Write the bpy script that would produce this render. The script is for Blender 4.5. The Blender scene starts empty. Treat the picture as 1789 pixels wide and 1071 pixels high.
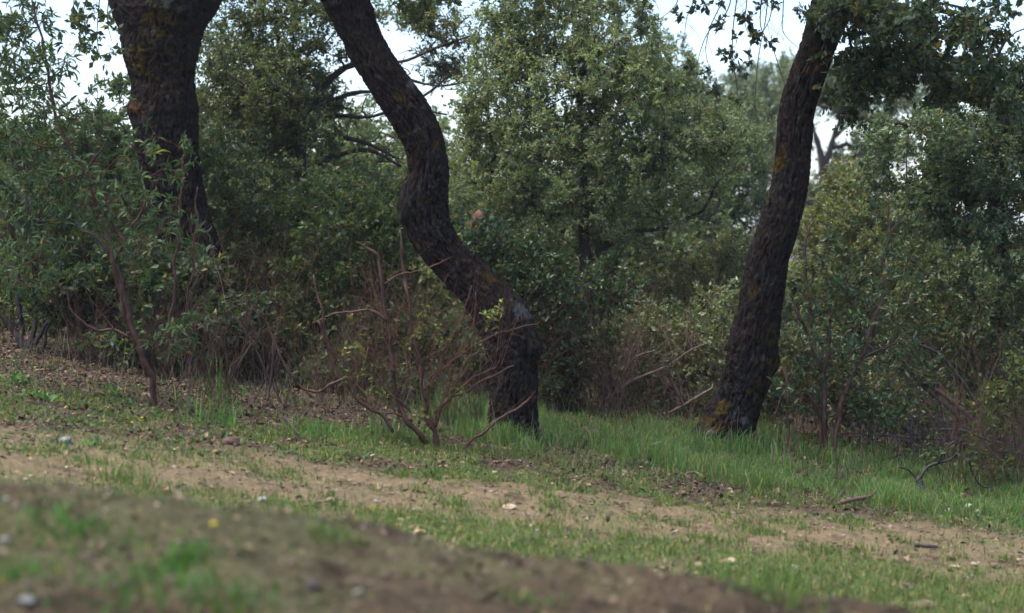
import bpy, math
import numpy as np
from mathutils import Vector, Matrix
rng = np.random.default_rng(11)
C = bpy.context.scene.collection

# ------------------------------------------------------------------ camera model
FP, CX, CY, HZ, CAMZ = 3600.0, 894.5, 535.5, 385.0, 1.5
TH = math.atan((CY - HZ) / FP)
FW = np.array([0, math.cos(TH), -math.sin(TH)]); UP = np.array([0, math.sin(TH), math.cos(TH)]); RT = np.array([1., 0, 0])

def P(px, py, Y):
    """world point at depth Y that stands where the photograph shows (px, py)"""
    d = FW * FP + RT * (px - CX) - UP * (py - CY)
    return np.array([0, 0, CAMZ]) + d * (Y / d[1])

def PL(pts, Y):
    out = []
    for p in pts:
        out.append(P(p[0], p[1], Y + (p[3] if len(p) > 3 else 0)))
    return np.array(out)

# ------------------------------------------------------------------ noise
_T = rng.random((64, 64, 64)).astype(np.float32)
def vnoise(x, y, z=None):
    if z is None: z = np.zeros_like(x)
    xi, yi, zi = np.floor(x).astype(int), np.floor(y).astype(int), np.floor(z).astype(int)
    fx, fy, fz = x - xi, y - yi, z - zi
    fx, fy, fz = fx*fx*(3-2*fx), fy*fy*(3-2*fy), fz*fz*(3-2*fz)
    def t(a, b, c): return _T[(xi+a) & 63, (yi+b) & 63, (zi+c) & 63]
    r = 0
    for a in (0, 1):
        for b in (0, 1):
            for c in (0, 1):
                r = r + t(a, b, c) * (fx if a else 1-fx) * (fy if b else 1-fy) * (fz if c else 1-fz)
    return r
def fbm(x, y, z=None, o=4):
    r, a, s = 0, 1.0, 0
    for i in range(o):
        r = r + a * vnoise(x*2**i + 7.3*i, y*2**i + 3.1*i, None if z is None else z*2**i + 5.7*i); s += a; a *= .5
    return r / s
def sst(a, b, x):
    t = np.clip((x-a)/(b-a), 0, 1); return t*t*(3-2*t)

# ------------------------------------------------------------------ ground height
def ground_z(x, y, rough=True):
    x = np.asarray(x, float); y = np.asarray(y, float)
    z = -.125*14*np.tanh(x/14)
    z = z - .085*np.clip(y-20, 0, 45)*sst(20, 30, y)
    bank = np.interp(x, [-6, -2.6, -1.37, -.68, -.1, .5, .95, 2, 5], [1.1, .83, .752, .70, .588, .49, .42, .19, -.3])
    bank = bank - .05*np.clip(5.5-y, 0, 8)
    s = 1 - sst(5.6, 7.3, y)
    z = z*(1-s) + bank*s
    if rough:
        z = z + .05*(fbm(x*.9+9, y*.9, o=2)-.5)*(1-.5*s) + .035*(fbm(x*4, y*4+20, o=3)-.5) + .02*(fbm(x*14, y*14+5, o=2)-.5)
        z = z + s*(.09*(fbm(x*5+3, y*5+3, o=3)-.5)+.03*(fbm(x*17, y*17, o=2)-.5))
    return z
def G(px, py):
    """where the sight line through (px, py) meets the ground"""
    d = FW * FP + RT * (px - CX) - UP * (py - CY)
    ts = np.linspace(4.3, 60, 6000) / d[1]
    pts = np.array([0, 0, CAMZ])[None] + ts[:, None]*d[None]
    below = pts[:, 2] <= ground_z(pts[:, 0], pts[:, 1])
    i = int(np.argmax(below)) if below.any() else len(ts)-1
    return pts[i]

# ------------------------------------------------------------------ mesh building
class MB:
    def __init__(s): s.v, s.f3, s.f4, s.c, s.n, s.m3, s.m4 = [], [], [], [], 0, [], []
    def add(s, v, tri=None, quad=None, col=(1, 1, 1), mat=0):
        v = np.asarray(v, np.float32).reshape(-1, 3); c = np.asarray(col, np.float32)
        if c.ndim == 1: c = np.repeat(c[None], len(v), 0)
        if tri is not None and len(tri): s.f3.append(np.asarray(tri, np.int64).reshape(-1, 3)+s.n); s.m3.append(np.full(len(s.f3[-1]), mat))
        if quad is not None and len(quad): s.f4.append(np.asarray(quad, np.int64).reshape(-1, 4)+s.n); s.m4.append(np.full(len(s.f4[-1]), mat))
        s.v.append(v); s.c.append(c); s.n += len(v)
    def build(s, name, mats, parent=None, smooth=True):
        me = bpy.data.meshes.new(name)
        v = np.concatenate(s.v); c = np.concatenate(s.c)
        f3 = np.concatenate(s.f3) if s.f3 else np.zeros((0, 3), int); f4 = np.concatenate(s.f4) if s.f4 else np.zeros((0, 4), int)
        mi = np.concatenate((s.m3 or [np.zeros(0)]) + (s.m4 or [np.zeros(0)])).astype(np.int32)
        org = None
        if parent is not None: org = np.array(parent.location); v = v - org.astype(np.float32)
        me.vertices.add(len(v)); me.vertices.foreach_set('co', v.ravel())
        nl = f3.size + f4.size; me.loops.add(nl)
        me.loops.foreach_set('vertex_index', np.concatenate([f3.ravel(), f4.ravel()]).astype(np.int32))
        npoly = len(f3)+len(f4); me.polygons.add(npoly)
        ls = np.concatenate([np.arange(len(f3))*3, f3.size + np.arange(len(f4))*4]).astype(np.int32)
        me.polygons.foreach_set('loop_start', ls)
        me.polygons.foreach_set('material_index', mi)
        me.polygons.foreach_set('use_smooth', np.full(npoly, smooth))
        a = me.attributes.new('col', 'FLOAT_COLOR', 'POINT')
        a.data.foreach_set('color', np.concatenate([c, np.ones((len(c), 1), np.float32)], 1).ravel())
        me.update(calc_edges=True)
        for m in (mats if isinstance(mats, (list, tuple)) else [mats]): me.materials.append(m)
        o = bpy.data.objects.new(name, me); C.objects.link(o)
        if parent is not None: o.parent = parent
        return o

def thing(name, label, cat, loc=(0, 0, 0), group=None):
    o = bpy.data.objects.new(name, None); C.objects.link(o); o.location = [float(q) for q in loc]
    o['label'] = label; o['category'] = cat
    if group: o['group'] = group
    return o
def tag(o, label, cat, group=None, kind=None):
    if label: o['label'] = label
    if cat: o['category'] = cat
    if group: o['group'] = group
    if kind: o['kind'] = kind
    return o
def center_mesh(o, loc):
    """put the origin of a single-mesh thing at its base"""
    o.data.transform(Matrix.Translation([-float(q) for q in loc])); o.location = [float(q) for q in loc]
    return o

def smooth_path(p, r, step):
    p = np.asarray(p, float); r = np.asarray(r, float)
    d = np.r_[0, np.cumsum(np.linalg.norm(np.diff(p, axis=0), axis=1))]
    n = max(3, int(d[-1]/step)+1); t = np.linspace(0, d[-1], n)
    # catmull-rom through the points
    out = np.zeros((n, 3)); idx = np.clip(np.searchsorted(d, t, 'right')-1, 0, len(p)-2)
    u = (t-d[idx])/(d[idx+1]-d[idx]+1e-9)
    m = np.gradient(p, d, axis=0) if len(p) > 2 else np.repeat((p[1:]-p[:1])/d[-1], 2, 0)
    h = (d[idx+1]-d[idx])[:, None]; u = u[:, None]
    out = (2*u**3-3*u**2+1)*p[idx] + (u**3-2*u**2+u)*h*m[idx] + (-2*u**3+3*u**2)*p[idx+1] + (u**3-u**2)*h*m[idx+1]
    return out, np.interp(t, d, r), t
def frames(p):
    T = np.gradient(p, axis=0); T /= np.linalg.norm(T, axis=1)[:, None]+1e-9
    a = np.array([0.13, -1, 0.1]); N = np.zeros_like(p); n = a - T[0]*np.dot(a, T[0]); n /= np.linalg.norm(n)
    for i in range(len(p)):
        n = n - T[i]*np.dot(n, T[i]); n /= np.linalg.norm(n)+1e-9; N[i] = n
    return T, N, np.cross(T, N)
def tube(mb, p, r, k=6, col=(1, 1, 1), mat=0, cap=True):
    p = np.asarray(p, float); n = len(p); T, N, B = frames(p)
    a = np.arange(k)*2*math.pi/k
    v = p[:, None]+np.asarray(r)[:, None, None]*(np.cos(a)[None, :, None]*N[:, None]+np.sin(a)[None, :, None]*B[:, None])
    i, j = np.meshgrid(np.arange(n-1), np.arange(k), indexing='ij'); j2 = (j+1) % k
    q = np.stack([i*k+j, i*k+j2, (i+1)*k+j2, (i+1)*k+j], -1).reshape(-1, 4)
    vv = v.reshape(-1, 3); tri = []
    if cap:
        vv = np.concatenate([vv, p[-1:]+T[-1:]*r[-1]*.6, p[:1]]); e = n*k
        for jj in range(k):
            tri.append((e, (n-1)*k+jj, (n-1)*k+(jj+1) % k)); tri.append((e+1, (jj+1) % k, jj))
    mb.add(vv, tri if cap else None, q, col, mat)
def unit(v): return v/(np.linalg.norm(v, axis=-1, keepdims=True)+1e-9)
def rnd_dir(n): return unit(rng.normal(size=(n, 3)))
def twigs(mb, a, b, ra, rb, col, mat=0, bow=.12):
    """many thin three-sided twigs at once"""
    a, b = np.asarray(a), np.asarray(b); n = len(a)
    if n == 0: return
    d = b-a; L = np.linalg.norm(d, axis=1)[:, None]; T = d/(L+1e-9)
    N = unit(np.cross(T, rnd_dir(n))); B = np.cross(T, N)
    mid = (a+b)/2+N*L*bow*rng.normal(size=(n, 1))
    rings = []
    for cpt, r in ((a, ra), (mid, (ra+rb)/2), (b, rb)):
        for k in range(3):
            an = k*2.0944; rings.append(cpt+r*(math.cos(an)*N+math.sin(an)*B))
    v = np.stack(rings, 1).reshape(-1, 3); base = (np.arange(n)*9)[:, None]
    q = []
    for lv in (0, 3):
        for k in range(3): q.append(np.concatenate([base+lv+k, base+lv+(k+1) % 3, base+lv+3+(k+1) % 3, base+lv+3+k], 1))
    c = np.repeat(np.asarray(col)[None]*(.75+.5*rng.random((n, 1))), 9, 0)
    mb.add(v, None, np.concatenate(q), c, mat)
def leafcol(n, base, var=.3, odd=.04, oddc=(.22, .17, .05)):
    b = np.asarray(base)[None]*(1+var*(rng.random((n, 1))*2-1))
    b = b*(1+.12*(rng.random((n, 3))*2-1))
    k = rng.random(n) < odd; b[k] = np.asarray(oddc)[None]*(.7+.6*rng.random((k.sum(), 1)))
    return b
def leaves(mb, pos, d, size, asp, col, mat=1, shape='oak', up=.6):
    """leaf blades folded along the midrib; pos/d: (n,3)"""
    n = len(pos)
    if n == 0: return
    T = unit(d); s = (size*(.45+1.1*rng.random(n)))[:, None]
    N = unit(rnd_dir(n)+np.array([0, 0, up])); S = unit(np.cross(T, N)); N = np.cross(S, T)
    w = s*asp*.5; f = s*.09
    if shape == 'oak':
        v = np.stack([pos, pos+T*s*.45+S*w+N*f, pos+T*s+N*f*rng.normal(size=(n, 1))*.8, pos+T*s*.45-S*w+N*f], 1)
        b = (np.arange(n)*4)[:, None]
        tri = np.concatenate([np.concatenate([b, b+1, b+2], 1), np.concatenate([b, b+2, b+3], 1)]); k = 4; quad = None
    else:
        cv = N*f*2.2
        v = np.stack([pos, pos+T*s*.3+S*w*.85+N*f, pos+T*s*.68+S*w*.7+N*f-cv*.3, pos+T*s-cv, pos+T*s*.68-S*w*.7+N*f-cv*.3, pos+T*s*.3-S*w*.85+N*f, pos+T*s*.3, pos+T*s*.68-cv*.35], 1)
        b = (np.arange(n)*8)[:, None]
        tri = np.concatenate([np.concatenate(x, 1) for x in ((b, b+6, b+1), (b, b+5, b+6), (b+7, b+3, b+2), (b+7, b+4, b+3))])
        quad = np.concatenate([np.concatenate(x, 1) for x in ((b+6, b+7, b+2, b+1), (b+5, b+4, b+7, b+6))]); k = 8
    mb.add(v.reshape(-1, 3), tri, quad, np.repeat(col, k, 0), mat)

# ------------------------------------------------------------------ materials
def nt(name):
    m = bpy.data.materials.new(name); m.use_nodes = True; t = m.node_tree
    for n in list(t.nodes): t.nodes.remove(n)
    return m, t
def N_(t, ty, **kw):
    n = t.nodes.new(ty)
    for k, v in kw.items():
        if k in n.inputs: n.inputs[k].default_value = v
        else: setattr(n, k, v)
    return n
def leaf_mat(name, rough=.45, trans=.3, spec=.5, tcol=(1.25, 1.3, .55, 1)):
    m, t = nt(name)
    a = N_(t, 'ShaderNodeAttribute', attribute_name='col')
    nz = N_(t, 'ShaderNodeTexNoise'); nz.inputs['Scale'].default_value = 60
    mr = N_(t, 'ShaderNodeMapRange'); mr.inputs['To Min'].default_value = .8; mr.inputs['To Max'].default_value = 1.2
    t.links.new(nz.outputs['Fac'], mr.inputs['Value'])
    mu = N_(t, 'ShaderNodeVectorMath', operation='SCALE'); t.links.new(a.outputs['Color'], mu.inputs[0]); t.links.new(mr.outputs[0], mu.inputs['Scale'])
    p = N_(t, 'ShaderNodeBsdfPrincipled'); p.inputs['Roughness'].default_value = rough; p.inputs['Specular IOR Level'].default_value = spec
    t.links.new(mu.outputs[0], p.inputs['Base Color'])
    tr = N_(t, 'ShaderNodeBsdfTranslucent')
    mx = N_(t, 'ShaderNodeVectorMath', operation='MULTIPLY'); mx.inputs[1].default_value = tcol[:3]
    t.links.new(mu.outputs[0], mx.inputs[0]); t.links.new(mx.outputs[0], tr.inputs['Color'])
    ms = N_(t, 'ShaderNodeMixShader'); ms.inputs[0].default_value = trans
    t.links.new(p.outputs[0], ms.inputs[1]); t.links.new(tr.outputs[0], ms.inputs[2])
    o = N_(t, 'ShaderNodeOutputMaterial'); t.links.new(ms.outputs[0], o.inputs['Surface'])
    return m
def bark_mat(name, rough=.9, scale=30, bump=.6, bd=.01, spec=.25):
    m, t = nt(name)
    a = N_(t, 'ShaderNodeAttribute', attribute_name='col')
    tc = N_(t, 'ShaderNodeTexCoord')
    mp = N_(t, 'ShaderNodeMapping'); mp.inputs['Scale'].default_value = (1, 1, .4); t.links.new(tc.outputs['Object'], mp.inputs[0])
    nz = N_(t, 'ShaderNodeTexNoise'); nz.inputs['Scale'].default_value = scale; nz.inputs['Detail'].default_value = 7; nz.inputs['Roughness'].default_value = .65
    t.links.new(mp.outputs[0], nz.inputs['Vector'])
    mr = N_(t, 'ShaderNodeMapRange'); mr.inputs['From Min'].default_value = .3; mr.inputs['From Max'].default_value = .7; mr.inputs['To Min'].default_value = .45; mr.inputs['To Max'].default_value = 1.55
    t.links.new(nz.outputs['Fac'], mr.inputs['Value'])
    mu = N_(t, 'ShaderNodeVectorMath', operation='SCALE'); t.links.new(a.outputs['Color'], mu.inputs[0]); t.links.new(mr.outputs[0], mu.inputs['Scale'])
    p = N_(t, 'ShaderNodeBsdfPrincipled'); p.inputs['Roughness'].default_value = rough; p.inputs['Specular IOR Level'].default_value = spec
    t.links.new(mu.outputs[0], p.inputs['Base Color'])
    b = N_(t, 'ShaderNodeBump'); b.inputs['Strength'].default_value = bump; b.inputs['Distance'].default_value = bd
    t.links.new(nz.outputs['Fac'], b.inputs['Height']); t.links.new(b.outputs[0], p.inputs['Normal'])
    o = N_(t, 'ShaderNodeOutputMaterial'); t.links.new(p.outputs[0], o.inputs['Surface'])
    return m
M_OAKLEAF = leaf_mat('oak_leaf', .46, .40, .32)
M_GLOSS = leaf_mat('glossy_leaf', .34, .32, .42)
M_SOFT = leaf_mat('soft_leaf', .55, .38, .22)
M_GRASS = leaf_mat('grass_blade', .6, .42, .2, (1.1, 1.25, .6, 1))
M_LITTER = leaf_mat('dry_leaf', .7, .1, .25, (1.1, 1, .8, 1))
M_BARK = bark_mat('oak_bark', .95, 46, 1.0, .014, .08)
M_TWIG = bark_mat('twig_bark', .8, 60, .3, .003, .25)
M_REDSTEM = bark_mat('red_stem_bark', .6, 45, .4, .004, .4)
M_STONE = bark_mat('stone', .85, 25, .5, .01, .3)

# ------------------------------------------------------------------ bark trunk
BARK = np.array([.012, .0092, .0088]); OCHRE = np.array([.065, .040, .008]); PALE = np.array([.085, .09, .085]); RUST = np.array([.07, .030, .016])
def bark_tube(mb, pts, Y, bumps=(), spots=(), flare=None, step=.011, k=120, amp=.016, base=BARK, mossy=.55):
    """pts: (px, py, diameter px[, dY]); bumps: (px, py, r px, metres); spots of lichen: (px, py, rx px, ry px, kind)"""
    p = PL(pts, Y); r = np.array([q[2]*.5*Y/FP for q in pts]); g_ = np.gradient(p, axis=0); r = r*(.15+.85*np.abs(g_[:, 2])/np.linalg.norm(g_, axis=1))
    p, r, s = smooth_path(p, r, step); n = len(p); T, N, B = frames(p)
    a = np.arange(k)*2*math.pi/k; ca, sa = np.cos(a), np.sin(a)
    D = ca[None, :, None]*N[:, None]+sa[None, :, None]*B[:, None]
    R0 = r[:, None]*np.ones(k)[None]
    X, Z = np.ones(n)[:, None]*ca[None]*.17, np.ones(n)[:, None]*sa[None]*.17; S = s[:, None]*np.ones(k)[None]
    off = rng.random()*40
    lump = fbm(X*5+off, Z*5, S*2.2+off, 3)-.5
    w = fbm(X*9+off, Z*9, S*5, 3)*.06
    rid = 1-np.abs(fbm((X+w)*50+off, (Z+w)*50, S*9, 3)*2-1)*2.5
    fis = 1-np.abs(fbm((X+w)*95+off, (Z-w)*95, S*26, 3)*2-1)*2.2
    fine = fbm(X*150, Z*150, S*80+off, 2)-.5
    disp = lump*amp*2.6+(rid-.35)*amp*1.15+(fis-.3)*amp*.55+fine*amp*.6
    if flare is not None:
        for (ang, wd, h, am) in flare:
            da = np.abs((a-ang+math.pi) % (2*math.pi)-math.pi)
            disp += am*np.exp(-(da/wd)**2)[None]*np.exp(-((s[-1]-s)/h)**2)[:, None]
    V = p[:, None]+D*(R0+disp)[..., None]
    for (px, py, rp, am) in bumps:
        c = P(px, py, Y); rr = rp*Y/FP
        dx = np.sqrt((V[..., 0]-c[0])**2+(V[..., 2]-c[2])**2); wgt = np.exp(-(dx/rr)**2)*(D[..., 1] < .35)
        V += D*(wgt*am)[..., None]
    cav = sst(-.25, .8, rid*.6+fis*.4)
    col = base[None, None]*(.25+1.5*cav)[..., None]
    n1 = fbm(V[..., 0]*8, V[..., 1]*8, V[..., 2]*8+off, 4)
    g = sst(.52, .62, n1)*.35
    col = col*(1-g)[..., None]+np.array([.028, .025, .024])*g[..., None]
    rs = sst(.5, .64, fbm(V[..., 0]*6+30, V[..., 1]*6, V[..., 2]*6, 4))*.5
    col = col*(1-rs)[..., None]+np.array([.024, .014, .011])*rs[..., None]
    n2 = fbm(V[..., 0]*22+9, V[..., 1]*22, V[..., 2]*22, 4)
    for (px, py, rx, ry, kind) in spots:
        c = P(px, py, Y)
        q = ((V[..., 0]-c[0])/(rx*Y/FP))**2+((V[..., 2]-c[2])/(ry*Y/FP))**2
        m = sst(.50, .60, n2*1.0+.22*np.exp(-q*.8)-.12)*np.exp(-q**1.5)*(D[..., 1] < .5)
        m = np.clip(m*1.3, 0, 1)*(.7 if kind != 'p' else .75)*(.4+.6*cav)
        cc = {'o': OCHRE, 'p': PALE, 'r': RUST}[kind]
        col = col*(1-m)[..., None]+cc*m[..., None]
    m = sst(.66, .74, n2)*mossy                                # scattered small lichen
    col = col*(1-m)[..., None]+np.array([.055, .045, .018])*m[..., None]
    pl = sst(.70, .74, fbm(V[..., 0]*30+50, V[..., 1]*30, V[..., 2]*30, 3))*.8
    col = col*(1-pl)[..., None]+np.array([.05, .048, .048])*pl[..., None]
    i, j = np.meshgrid(np.arange(n-1), np.arange(k), indexing='ij'); j2 = (j+1) % k
    q = np.stack([i*k+j, i*k+j2, (i+1)*k+j2, (i+1)*k+j], -1).reshape(-1, 4)
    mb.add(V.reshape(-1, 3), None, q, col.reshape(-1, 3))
    return p, r

# ------------------------------------------------------------------ growing crowns
def in_px(E, n, shell=.45, gap=0., gs=1.5):
    """n points inside a list of ellipsoids (px, py, rx, ry, Y, rdepth m, weight)"""
    w = np.array([e[6] for e in E], float); w /= w.sum(); out = []
    seed = rng.random()*50
    while len(out) < n:
        e = E[rng.choice(len(E), p=w)]; d = rnd_dir(1)[0]; u = rng.random()**shell
        c = P(e[0], e[1], e[4]); q = c+d*u*np.array([e[2]*e[4]/FP, e[5], e[3]*e[4]/FP])
        if gap > 0:
            v = float(fbm(np.array([q[0]*gs+seed]), np.array([q[1]*gs]), np.array([q[2]*gs+seed]), 2)[0])
            if v < gap: continue
        out.append(q)
    return np.array(out)
def grow(seed_pts, seed_r, att, rtip=.004, power=.45, wob=.08, step=.12, rmax=None, lift=.25, sag=0.):
    """join every attraction point to the nearest wood with a bowed limb; returns chains (points, radii) and tips (pos, dir)"""
    pos = [np.array(q) for q in seed_pts]; par = [-1]*len(pos); sr = list(seed_r); ns = len(pos)
    dirs = [np.array([0, 0, 1.])]*ns; tips = []
    D0 = np.min(np.linalg.norm(att[:, None]-np.array(seed_pts)[None], axis=2), axis=1)
    for i in np.argsort(D0):
        a = att[i]; A = np.array(pos); d = np.linalg.norm(A-a, axis=1)
        pen = d+.5*np.clip(A[:, 2]-a[2], 0, 9)*(1 if lift > 0 else 0)
        j = int(np.argmin(pen)); s = pos[j]; L = d[j]
        if L < .04: continue
        dirn = unit(a-s); ctrl = s+unit(dirs[j]*.8+dirn)*L*.45+np.array([0, 0, -lift*.25*L])+rng.normal(size=3)*wob*L
        m = max(2, int(L/step)); pj = j
        for k in range(1, m+1):
            t = k/m; q = (1-t)**2*s+2*t*(1-t)*ctrl+t*t*a
            if k < m: q = q+rng.normal(size=3)*wob*step*1.3
            pos.append(q); par.append(pj); dirs.append(unit(q-pos[pj])); pj = len(pos)-1
        tips.append(pj)
    n = len(pos); cnt = np.zeros(n); kids = [[] for _ in range(n)]
    for t in tips: cnt[t] += 1
    for i in range(n-1, ns-1, -1):
        cnt[par[i]] += cnt[i]; kids[par[i]].append(i)
    rad = rtip*np.maximum(cnt, 1)**power
    chains = []
    def follow(i0, first):
        stack = [(i0, first)]
        while stack:
            j, b = stack.pop(); ch = [j, b]; cur = b
            while kids[cur]:
                ks = sorted(kids[cur], key=lambda k: -cnt[k]); nx = ks[0]
                for o in ks[1:]: stack.append((cur, o))
                ch.append(nx); cur = nx
            rr = rad[ch].copy(); rr[0] = min(rr[0], rr[1]*1.15)
            if rmax is not None: rr = np.minimum(rr, rmax)
            chains.append((np.array([pos[c] for c in ch]), rr))
    for i in range(ns):
        for b in kids[i]: follow(i, b)
    return chains, np.array([pos[t] for t in tips]), np.array([dirs[t] for t in tips])
def limbs(mb, chains, col, mat=0, thin=.0045, wood=None):
    for p, r in chains:
        if wood is not None and r[0] >= thin*2.2: m = wood
        else: m = mb
        k = 8 if r[0] > .02 else (5 if r[0] > .008 else 4)
        if len(p) > 2: p, r, _ = smooth_path(p, r, .05 if r[0] > .01 else .09)
        c = np.asarray(col)*(.8+.4*rng.random())
        tube(m, p, r, k, c, mat, cap=False)
def dress(mb, tips, dirs, ntw, L, nl, size, asp, colbase, var=.3, shape='oak', twr=.0022, twcol=(.05, .04, .035), spread=.9, droop=0., odd=.04, oddc=(.22, .17, .05), up=.6, whorl=False, clump=.25, lmat=1):
    """twigs with leaves at every tip"""
    nT = len(tips)
    if nT == 0: return
    a = np.repeat(tips, ntw, 0); d = unit(np.repeat(dirs, ntw, 0)*.7+rnd_dir(nT*ntw)*spread+np.array([0, 0, -droop]))
    a = a-np.repeat(dirs, ntw, 0)*(rng.random((len(a), 1))*L*.8)
    LL = L*(.5+.8*rng.random((len(a), 1))); b = a+d*LL
    twigs(mb, a, b, twr, twr*.5, twcol)
    cl = np.repeat(1+clump*(rng.random((nT, 1))*2-1), ntw, 0)
    n = len(a)*nl; t = rng.random((len(a), nl))*.85+.15
    if whorl: t = 1-rng.random((len(a), nl))**2*.35
    pos = (a[:, None]+(b-a)[:, None]*t[..., None]).reshape(-1, 3)
    dd = np.repeat(d, nl, 0)*(.55 if not whorl else .35)+rnd_dir(n)*.9
    dd[:, 2] -= droop*.5
    col = leafcol(n, colbase, var, odd, oddc)*np.repeat(cl, nl, 0)
    pos = pos+rnd_dir(n)*L*.06
    leaves(mb, pos, dd, size, asp, col, lmat, shape, up)

TWC = (.050, .040, .036)
def tree(name, label, cat, base, trunk_pts, Y, E, natt, ntw, L, nl, size, colbase, leafm=None, group=None, gap=0., shell=.45, rtip=.004, power=.47, seeds=None, asp=.55, var=.3, barkk=None, extra=None, droop=0., odd=.03, shape='oak', wob=.1, lift=.25, gs=1.5, twcol=TWC, trunkkw=None, sd=None):
    global rng
    if sd is not None: rng = np.random.default_rng(sd)
    root = thing(name, label, cat, base, group)
    tb = MB(); cb = MB(); sp = []; sr = []
    for tp in trunk_pts:
        if barkk: p, r = bark_tube(tb, tp, Y, k=barkk, **(trunkkw or {}))
        else:
            p = PL(tp, Y); r = np.array([q[2]*.5*Y/FP for q in tp]); p, r, _ = smooth_path(p, r, .08)
            r = r*(1+.12*rng.normal(size=len(r))); tube(tb, p, r, 10, np.array(twcol)*1.1)
        st = max(1, int(.12/np.linalg.norm(p[1]-p[0])))
        sp += list(p[::st]); sr += list(r[::st])
    if seeds is not None:
        keep = [i for i, q in enumerate(sp) if seeds(q)]; sp = [sp[i] for i in keep]; sr = [sr[i] for i in keep]
    att = in_px(E, natt, shell, gap, gs)
    ch, tips, dirs = grow(sp, sr, att, rtip, power, wob, lift=lift)
    limbs(cb, ch, twcol, 0, wood=tb)
    dress(cb, tips, dirs, ntw, L, nl, size, asp, colbase, var, shape, twcol=twcol, droop=droop, odd=odd)
    if extra: extra(cb, tb)
    tb.build('trunk', M_BARK, root); cb.build('crown', [M_TWIG, leafm or M_OAKLEAF], root)
    return root

# ------------------------------------------------------------------ ground zones
def zones(x, y):
    n1 = fbm(x*.8+3, y*.8, o=3)-.5; n2 = fbm(x*2.6+11, y*2.6+4, o=3)-.5; n3 = fbm(x*7+1, y*7+8, o=3)-.5
    yy = y+n1*.9+n2*.5
    tc = 10.9+.12*x
    track = sst(1.15, .45, np.abs(yy-tc))*sst(-4.5, -1.5, x+n1)*.9+.1*sst(1.4, .6, np.abs(yy-tc))
    ge = np.interp(x, [-.6, 0, 1, 2, 3, 5], [13.9, 13.25, 12.95, 12.6, 12.2, 11.6])
    longg = sst(-.15, .35, yy-ge)*sst(-1.0, -.2, x+n2)*sst(17.6, 16.2, yy)
    longg = longg*(1-.85*sst(-.04, .12, n2+n1*.6+n3*.4))*(1-.6*sst(15.2, 15.9, yy))
    strip = sst(10.25+.12*0, 9.8, yy-.1*x)*sst(7.2, 7.9, y)
    strip = strip*sst(-.34, -.06, n2+n3*.5)
    fringe = sst(11.5, 12.0, yy-.05*x)*sst(13.9, 13.2, yy+.15*np.clip(x, -9, 0))*(x < .6)*sst(-.06, .12, n2+n3*.7)*np.interp(x, [-4, -2.2, -1.5, 1], [.55, .55, 1., .9])
    midp = sst(11.4, 11.8, yy)*sst(13.2, 12.6, yy)*(x >= .3)*sst(.02, .16, n2+n3*.7)*.75
    trp = sst(.04, .2, n2+n3*.6)*sst(9.5, 10.2, y)*sst(12.3, 11.6, y)*.6
    bank = 1-sst(6.6, 7.4, y+.2*n2)
    bankg = bank*sst(.03, .17, n2*.8+n1*.6+n3*.3-.03)
    back = sst(13.4, 14.2, yy)*(1-longg)
    weeds = back*sst(.0, .2, n2+n3*.4)*.55
    short = np.clip(strip+fringe+midp+trp*.5, 0, 1)*(1-bank)
    litter = np.clip(sst(11.6, 12.2, yy-.12*x)*(1-longg)*(1-.7*short), 0, 1)
    return dict(track=np.clip(track, 0, 1), longg=np.clip(longg, 0, 1), short=short, bank=bank, bankg=bankg, litter=litter, weeds=weeds, strip=strip*(1-bank), n2=n2, n3=n3)

def axis(segs):
    out = [np.arange(a, b, s) for a, b, s in segs]; return np.unique(np.round(np.concatenate(out), 4))
xs = axis([(-600, -200, 80), (-200, -40, 16), (-40, -9, 1.5), (-9, -4.6, .25), (-4.6, 4.6, .035), (4.6, 9, .25), (9, 40, 1.5), (40, 200, 16), (200, 601, 80)])
ys = axis([(-60, -10, 5), (-10, 3.6, .6), (3.6, 7.6, .025), (7.6, 18, .04), (18, 30, .3), (30, 80, 2), (80, 300, 20), (300, 901, 100)])
X, Y_ = np.meshgrid(xs, ys); Z = ground_z(X, Y_)
z = zones(X, Y_)
near = (Y_ > 3) & (Y_ < 19)
Z = Z + near*(z['litter']*.02*(fbm(X*22, Y_*22, o=2)-.5))
TRACK = np.array([.148, .110, .068]); SOIL = np.array([.085, .060, .043]); LIT = np.array([.060, .040, .031]); GRN = np.array([.070, .105, .035]); BNK = np.array([.056, .041, .026]); THIN = np.array([.092, .078, .043])
col = SOIL[None, None]*np.ones(X.shape)[..., None]
def mixc(col, c, w): return col*(1-w)[..., None]+c*w[..., None]
open_ = sst(12.6, 11.7, Y_+.6*z['n2']-.12*X)
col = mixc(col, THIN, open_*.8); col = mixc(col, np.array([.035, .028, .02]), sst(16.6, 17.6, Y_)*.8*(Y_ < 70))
col = mixc(col, TRACK, z['track']*(.55+.45*sst(-.1, .1, z['n3'])))
col = mixc(col, LIT, z['litter']*.8)
col = mixc(col, GRN, np.clip(z['short']*.55+z['longg']*.7+z['weeds']*.3, 0, .8))
col = mixc(col, BNK*(1+.9*(z['n2']+z['n3']))[..., None]/1., z['bank'])
col = mixc(col, GRN*.9, z['bankg']*.25)
dk = sst(.12, .3, fbm(X*9+40, Y_*9, o=3)-.5)*.5
col = col*(1-dk)[..., None]
gm = MB(); ny, nx = X.shape
i, j = np.meshgrid(np.arange(ny-1), np.arange(nx-1), indexing='ij')
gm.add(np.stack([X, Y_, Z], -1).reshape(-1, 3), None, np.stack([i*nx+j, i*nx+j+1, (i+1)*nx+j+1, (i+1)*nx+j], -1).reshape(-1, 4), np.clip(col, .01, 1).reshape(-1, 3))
m, t = nt('ground_soil')
a = N_(t, 'ShaderNodeAttribute', attribute_name='col'); tc = N_(t, 'ShaderNodeTexCoord')
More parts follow.
